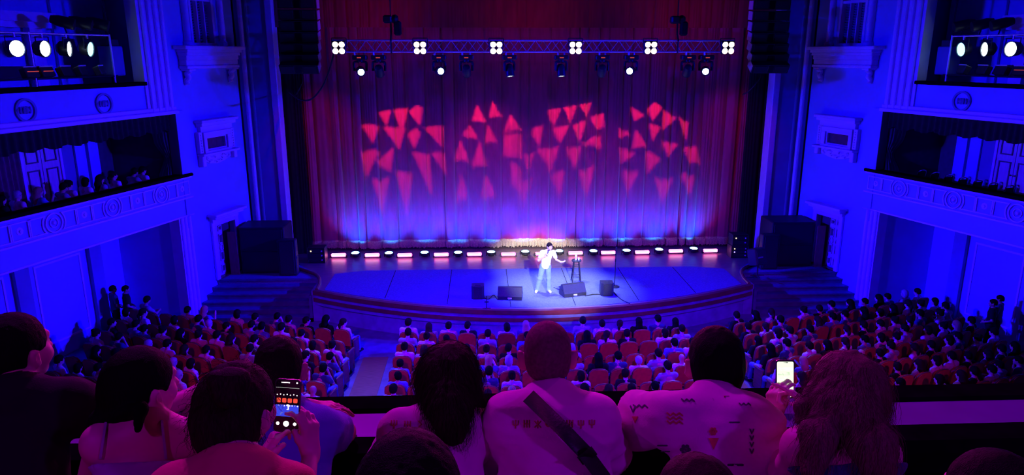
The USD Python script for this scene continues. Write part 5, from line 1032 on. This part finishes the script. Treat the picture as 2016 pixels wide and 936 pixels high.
# 3 woman with a bun filming with a phone
def bun_hair(G, H, R, L, hs):
    hair_cap(G, H, R, hs, .014, -.10); G.ell(L(0, -.055, -.035), V(.082, .066, .088) * hs, R, .03); K0 = pix(452, 760, 1.66); G.ell(K0, V(.043, .040, .040), R, .006); G.ell(K0 + V(-.022, -.01, .022), V(.023, .023, .020), R, .006); G.ell(K0 + V(.024, -.008, .016), V(.026, .026, .024), R, .008); G.ell(K0 + V(0, -.022, -.016), V(.032, .022, .026), R, .008)
PH1 = pix(566, 799, 2.06)
t3, j3, s3, h3 = fg("woman with hair in a bun and coral T-shirt, filming the stage with a phone", dict(H=pix(470, 806, 1.80), N=pix(458, 925, 1.70), SL=pix(352, 975, 1.68), SR=pix(565, 975, 1.72), EL=pix(470, 1010, 1.90), ER=pix(592, 1010, 1.88), WL=pix(514, 912, 2.07), WR=pix(612, 892, 2.08), build=.95, arm=.78), rot(-.35, .05, .02), "skin_fair", "cloth_coral", h=.0055, sleeves=.5,
   hands=(("R", (.0, .12, 1), (1, -.5, .2), (-.2, -1, .1), (.6, .6, .65, .7), dict(sc=.88, thumb=(.5, .2))), ("L", (.45, .3, .8), (-.8, -.3, .1), (.2, -1, .1), (.6, .7, .8, .9), dict(sc=.92, thumb=(.5, .3)))), hair=bun_hair, hairm="hair_chestnut", nstr=420, strlen=.05, hs=.95, hairw=(.005, 34, (1, 1, .45)))
def phone(name, lab, C0, yaw, pitch, roll, w=.074, hgt=.155):
    R = rot(yaw, pitch, roll); t = T(name, lab, "phone", C0); M = np.eye(4); M[:3, :3] = R; M[:3, 3] = C0; P_ = lambda m: xf(m, M)
    sh = sbox(-w / 2 + .01, -hgt / 2 + .01, w / 2 - .01, hgt / 2 - .01).buffer(.01, 6); plate = lambda pl, y0, y1: xf(prism(pl, 0, y1 - y0), frame2((0, y1, 0), (1, 0, 0), (0, 0, 1), (0, -1, 0)))
    t.add("case", P_(plate(sh, -.004, .0045)), "phone_case"); scr = t.add("screen", P_(plate(sh.buffer(-.003), -.0047, -.004)), "screen_black")
    def el(name_, x0, x1, z0, z1, m, r=.0): q = sbox(x0 * w, z0 * hgt, x1 * w, z1 * hgt); q = q.buffer(-r).buffer(r, 4) if r else q; t.add(name_, P_(plate(q, -.0053, -.0047)), m, parent=scr, smooth=False)
    def dot(name_, x, z, r, m): t.add(name_, P_(plate(Point(x * w, z * hgt).buffer(r, 6), -.0053, -.0047)), m, parent=scr, smooth=False)
    t.add("camera_lens", P_(lathe([(0, 0), (.008, 0), (.008, .003), (0, .003)], 12, axis=(0, 1, 0), at=(-w * .28, .0045, hgt * .38))), "screen_black"); return el, dot
el, dot = phone("phone", "phone held up by the woman with the bun, its screen showing the stage", PH1, -.08, .22, .05)
el("screen_icon", -.26, .08, .43, .45, "screen_bright"); dot("screen_icon", .36, .44, .0025, "screen_bright"); el("screen_bar", -.46, .46, .335, .347, "screen_grey")
for k in range(7): dot("screen_light", -.40 + .13 * k, .205 + .012 * (k % 2), .0018, "screen_bright")
el("screen_stage_area", -.47, .47, -.20, .02, "screen_blue")
for k in range(4): el("screen_pattern", -.42 + .22 * k, -.25 + .22 * k, .06, .145, "screen_red", .003)
for k in range(9): dot("screen_footlight", -.42 + .105 * k, .005, .0022, "screen_bright")
el("screen_performer", -.02, .09, -.07, .03, "screen_bright", .002)
for k in range(5): el("screen_dim_row", -.44 + .18 * k, -.30 + .18 * k, -.17, -.10, "screen_grey" if k % 2 else "screen_blue")
dot("shutter_button", .0, -.335, .0085, "screen_bright"); dot("screen_button", -.33, -.335, .005, "screen_bright"); dot("screen_button", .34, -.335, .005, "screen_bright")
# 4 man behind the phone, arms folded on the ledge
fg("man with cropped hair and blue T-shirt leaning on folded arms behind the phone", dict(H=pix(552, 725, 2.62), N=pix(560, 812, 2.54), SL=pix(480, 852, 2.50), SR=pix(632, 850, 2.50), EL=pix(455, 880, 2.62), ER=pz(676, 852, 7.64), WL=pz(606, 801, 7.67), WR=pz(570, 838, 7.64), build=1.05), rot(.05, .1, 0), "skin_tan", "cloth_blue", h=.0055, sleeves=.66, sl_r=.072,
   hands=(("L", (1, -.05, .02), (0, .1, 1), (.05, -1, .1), (.22, .25, .3, .4), dict(sc=.95, thumb=(.5, .3))), ("R", (-1, .2, .0), (0, .1, 1), (.2, 1, 0), (.3, .3, .3, .3))), hair=buzz_hair, hairm="hair_brown")
# 5 woman with long hair, embroidered pale shirt
def long_hair(G, H, R, L, hs):
    hair_cap(G, H, R, hs, .016, -.09); K = lambda a, b, ra, rb, k=.04: G.cone(pix(*a), pix(*b), ra, rb, k)
    K((882, 745, 2.40), (884, 800, 2.31), .084, .070); K((884, 800, 2.31), (890, 850, 2.235), .066, .036); K((898, 800, 2.31), (897, 868, 2.23), .036, .010); K((872, 790, 2.32), (880, 858, 2.232), .036, .010); K((838, 740, 2.44), (842, 792, 2.37), .032, .018, .02); K((842, 792, 2.37), (850, 815, 2.33), .018, .008, .02); K((930, 745, 2.44), (935, 800, 2.38), .030, .012, .02)
    G.ell(L(0, .125, -.05), V(.085, .085, .12) * hs, R, .012, "sub")
t5, j5, s5, h5 = fg("woman with long chestnut hair and pale embroidered shirt beside the bald man", dict(H=pix(884, 748, 2.46), N=pix(866, 832, 2.36), SL=pix(790, 852, 2.33), SR=pix(932, 850, 2.36), EL=pix(752, 915, 2.52), ER=pix(968, 905, 2.52), WL=pz(800, 858), WR=pz(920, 850), build=.92, arm=.95), rot(-.12, .1, .06), "skin_fair", "cloth_pink", sleeves=.92, sl_r=.064, hair=long_hair, hairm="hair_chestnut", nstr=1400, strlen=.22, hairw=(.007, 26, (1, 1, .3)), hands=(("L", *FLATL), ("R", *FLATR)))
# 6 bald man, pale shirt, sling bag strap
t6, j6, s6, _ = fg("bald man in pale embroidered shirt with a black strap across his back", dict(H=pix(1077, 700, 2.50), N=pix(1085, 792, 2.40), SL=pix(1003, 832, 2.34), SR=pix(1170, 832, 2.34), EL=pix(978, 905, 2.50), ER=pix(1200, 905, 2.50), WL=pz(1030, 858), WR=pz(1150, 856), build=1.16, arm=1.05), rot(-.03, .12, 0), "skin_tan", "cloth_pink", hs=1.04, sleeves=.92, sl_r=.072, collar=True, hair=lambda G, H, R, L, hs: hair_cap(G, H, R, hs, .003, -.045), hairm="stubble", hairw=(0, 1, (1, 1, 1)), hands=(("L", *FLATL), ("R", *FLATR)), wr=(.011, 6, (.5, .8, 1.8)))
# 7 man in a printed shirt
t7, j7, s7, _ = fg("dark-haired man in a pale shirt printed with zigzags and cones", dict(H=pix(1407, 716, 2.50), N=pix(1410, 796, 2.40), SL=pix(1322, 830, 2.36), SR=pix(1482, 832, 2.32), EL=pix(1252, 830, 2.52), ER=pix(1512, 915, 2.46), WL=pz(1305, 812), WR=pz(1470, 862), build=1.12, arm=1.05), rot(-.06, .06, 0), "skin_tan", "cloth_cream", hs=1.06, sleeves=.98, sl_r=.078, sleeve_wide=.014, collar=True, hair=short_hair, hairm="hair_black", hands=(("L", *FLATL), ("R", *FLATR)), wr=(.015, 5.5, (.6, .8, 1.7)))
# 8 woman with long wavy hair and a lit phone
def wavy_hair(G, H, R, L, hs):
    hair_cap(G, H, R, hs, .014, -.09); K = lambda a, b, ra, rb, k=.03: G.cone(pix(*a), pix(*b), ra, rb, k)
    K((1662, 770, 2.13), (1664, 812, 2.07), .078, .074); K((1690, 800, 2.06), (1722, 870, 1.99), .048, .046); K((1722, 870, 1.99), (1742, 925, 1.95), .046, .026); K((1668, 820, 2.05), (1698, 882, 1.98), .036, .032); K((1698, 882, 1.98), (1712, 930, 1.95), .032, .018)
    K((1630, 800, 2.09), (1612, 858, 2.02), .044, .042); K((1612, 858, 2.02), (1598, 928, 1.98), .042, .026); K((1606, 768, 2.14), (1580, 802, 2.10), .020, .014, .02); K((1580, 802, 2.10), (1570, 830, 2.09), .014, .005, .02); K((1600, 790, 2.13), (1590, 830, 2.09), .022, .012, .02)
    G.ell(L(0, .13, -.05), V(.085, .085, .13) * hs, R, .012, "sub")
def full_hair(G, H, R, L, hs):
    hair_cap(G, H, R, hs, .022, -.09); G.cone(L(0, -.05, .0), L(0, -.08, -.14), .095, .10, .05); G.cone(L(0, -.08, -.14), L(0, -.10, -.3), .10, .05, .05); G.ell(L(0, .13, -.05), V(.085, .085, .13) * hs, R, .012, "sub")
PH2 = pix(1545, 747, 2.62)
t8, j8, s8, h8 = fg("woman with long wavy hair and dark sleeveless top, tapping a lit phone", dict(H=pix(1664, 775, 2.16), N=pix(1655, 868, 2.08), SL=pix(1578, 882, 2.06), SR=pix(1732, 895, 2.08), EL=pix(1538, 930, 2.18), ER=pix(1640, 905, 2.40), WL=pix(1522, 822, 2.60), WR=pix(1594, 800, 2.50), build=.9, arm=.82), rot(.30, .08, -.03), "skin_fair", "cloth_navy", h=.0055, sleeves=0, top_cut=.86,
   hands=(("L", (.10, .2, 1), (-1, -.6, 0), (.3, -1, .1), (.6, .65, .7, .75), dict(sc=.9, thumb=(.3, .4))), ("R", (-.75, .45, .5), (.5, .1, .85), (-.3, -.6, .6), (.12, 1.1, 1.2, 1.2), dict(sc=.80))), hair=wavy_hair, hairm="hair_lightbrown", nstr=800, strlen=.24, hairw=(.009, 20, (1, 1, .35)))
el, dot = phone("phone", "lit phone with a chat on screen, held by the long-haired woman at right", PH2, -.05, .25, .0, .066, .142)
el("screen_glow", -.46, .46, -.46, .46, "screen_white", .006); el("notch", -.14, .14, .425, .45, "screen_black", .001)
for a, b, c, d, m in ((-.36, .40, .23, .31, "screen_bright"), (-.40, .25, .10, .19, "screen_bubble"), (-.38, .10, -.02, .06, "screen_bright"), (-.30, .30, -.36, -.16, "screen_grey"), (-.40, -.10, -.10, -.05, "screen_bubble")): el("chat_bubble", a, b, c, d, m, .002)
for z in (.27, .145, .02): el("chat_line", -.30, .10, z - .004, z + .004, "screen_grey")
p = pz(1548, 815, 7.59); tl = T("paper_leaflet", "white folded leaflet standing on the ledge below the lit phone", "leaflet", p); tl.add("front_page", xf(bx(-.035, .035, -.001, .001, 0, .11), trimesh.transformations.translation_matrix(p) @ trimesh.transformations.rotation_matrix(-.18, [1, 0, 0])), "cloth_white"); tl.add("back_page", xf(bx(-.035, .035, -.001, .001, 0, .11), trimesh.transformations.translation_matrix(p + V(0, .042, 0)) @ trimesh.transformations.rotation_matrix(.18, [1, 0, 0])), "cloth_white")
# heads of the next row at the lower edge
for (px, py, w_, lab, hm_, hf, R_) in ((806, 975, 1.42, "person with full dark hair at the lower edge, left of the bald man", "hair_black", full_hair, rot(0, .1, 0)), (1369, 1005, 1.52, "person with short brown hair at the lower edge, below the printed shirt", "hair_chestnut", short_hair, rot(.05, .1, 0)), (1952, 1003, 1.45, "person with dark hair seen from behind at the lower right corner", "hair_black", short_hair, rot(.1, .1, 0))):
    H_ = pix(px, py, w_); N_ = H_ + V(0, -.05, -.17); fg(lab, dict(H=H_, N=N_, SL=N_ + V(-.18, .0, -.06), SR=N_ + V(.18, 0, -.06), EL=N_ + V(-.25, .08, -.32), ER=N_ + V(.25, .08, -.32), WL=N_ + V(-.14, .28, -.40), WR=N_ + V(.14, .28, -.40)), R_, "skin_fair", "cloth_navy", h=.009, hair=hf, hairm=hm_, floor=F2, hs=.98, hands=(("L", *FLATL), ("R", *FLATR)))
# seats of the two near rows
for x in sorted([-3.6, -2.75, -2.62 + .0, -2.15, -1.6, -1.1]) and ((-3.05), (-2.45), (-1.83), (-1.2), (-.6), (.02)): pass
# prints on the shirts, the strap
def icon(kind, x, y, s):
    P_ = lambda q: Polygon([(x + a * s, y + b * s) for a, b in q]); L_ = lambda q, w=.12: shapely.LineString([(x + a * s, y + b * s) for a, b in q]).buffer(w * s, 3)
    return dict(trident=shapely.union_all([L_([(0, -.9), (0, .9)]), L_([(-.6, -.8), (-.55, .1), (0, .35), (.55, .1), (.6, -.8)])]), ring=Point(x, y).buffer(.75 * s, 8).difference(Point(x, y).buffer(.45 * s, 8)), bars=shapely.union_all([L_([(-.6, -.8), (-.6, .8)]), L_([(0, -.8), (0, .8)]), L_([(.6, -.8), (.6, .8)]), L_([(-.6, 0), (.6, 0)])]),
        cross=shapely.union_all([L_([(-.7, -.7), (.7, .7)]), L_([(-.7, .7), (.7, -.7)]), L_([(0, -.8), (0, .8)])]), vee=L_([(-.6, -.7), (0, .7), (.6, -.7)], .2), zig=L_([(-1.2, -.2), (-.7, .25), (-.2, -.2), (.3, .25), (.8, -.2), (1.3, .25)], .13), cone=P_([(-.8, -.7), (.8, -.7), (0, 1.1)]), dash=L_([(-1, 0), (1, 0)], .16), flower=shapely.union_all([Point(x + .55 * s * math.cos(a), y + .55 * s * math.sin(a)).buffer(.3 * s, 6) for a in np.arange(6) * PI / 3] + [Point(x, y).buffer(.22 * s, 6)]))[kind]
d5, d6, d7 = Decal(s5), Decal(s6), Decal(s7)
for k, (nm, m) in enumerate(zip(("trident", "bars", "cross", "ring", "bars", "trident"), ("print_red", "print_red", "print_red", "print_red", "print_red", "print_red"))): t5.add("printed_motif", d5(icon(nm, 776 + 27 * k, 836 + (k % 2), 9)), m, smooth=True)
for k, nm in enumerate(("trident", "bars", "cross", "ring", "cross", "bars", "trident", "trident")): t6.add("printed_motif", d6(icon(nm, 1015 + 21.5 * k, 836 - 1.0 * (k % 2), 8.5)), "print_red", smooth=True)
for nm, x, y, s_, m in (("zig", 1260, 800, 11, "print_dark"), ("vee", 1246, 806, 8, "print_dark"), ("cone", 1250, 826, 8, "print_red"), ("zig", 1354, 788, 10, "print_dark"), ("vee", 1408, 792, 8, "print_dark"), ("cone", 1432, 786, 9, "print_red"), ("zig", 1466, 796, 9, "print_dark"), ("zig", 1328, 824, 12, "print_red"), ("zig", 1328, 832, 12, "print_red"), ("zig", 1328, 816, 12, "print_red"), ("dash", 1446, 832, 9, "print_dark"), ("cone", 1405, 872, 13, "print_red"), ("flower", 1404, 850, 10, "print_red"), ("flower", 1349, 886, 13, "print_dark"), ("vee", 1480, 850, 6, "print_dark"), ("vee", 1480, 863, 6, "print_dark"), ("vee", 1480, 876, 6, "print_dark"), ("vee", 1480, 889, 6, "print_dark"), ("dash", 1304, 878, 9, "print_dark"), ("dash", 1448, 916, 14, "print_dark"), ("dash", 1310, 890, 8, "print_dark")): t7.add("printed_motif", d7(icon(nm, x, y, s_)), m, smooth=True)
t6.add("bag_strap", d6(shapely.LineString([(1040, 780), (1100, 838), (1150, 890), (1190, 944)]).buffer(15, cap_style=2), .002, .012, 8, True), "leather_black", smooth=50, label="wide black sling bag strap")
t6.add("strap_adjuster", d6(shapely.LineString([(1150, 890), (1162, 906)]).buffer(18, cap_style=2), .006, .010, 8, True), "leather_black", smooth=50)
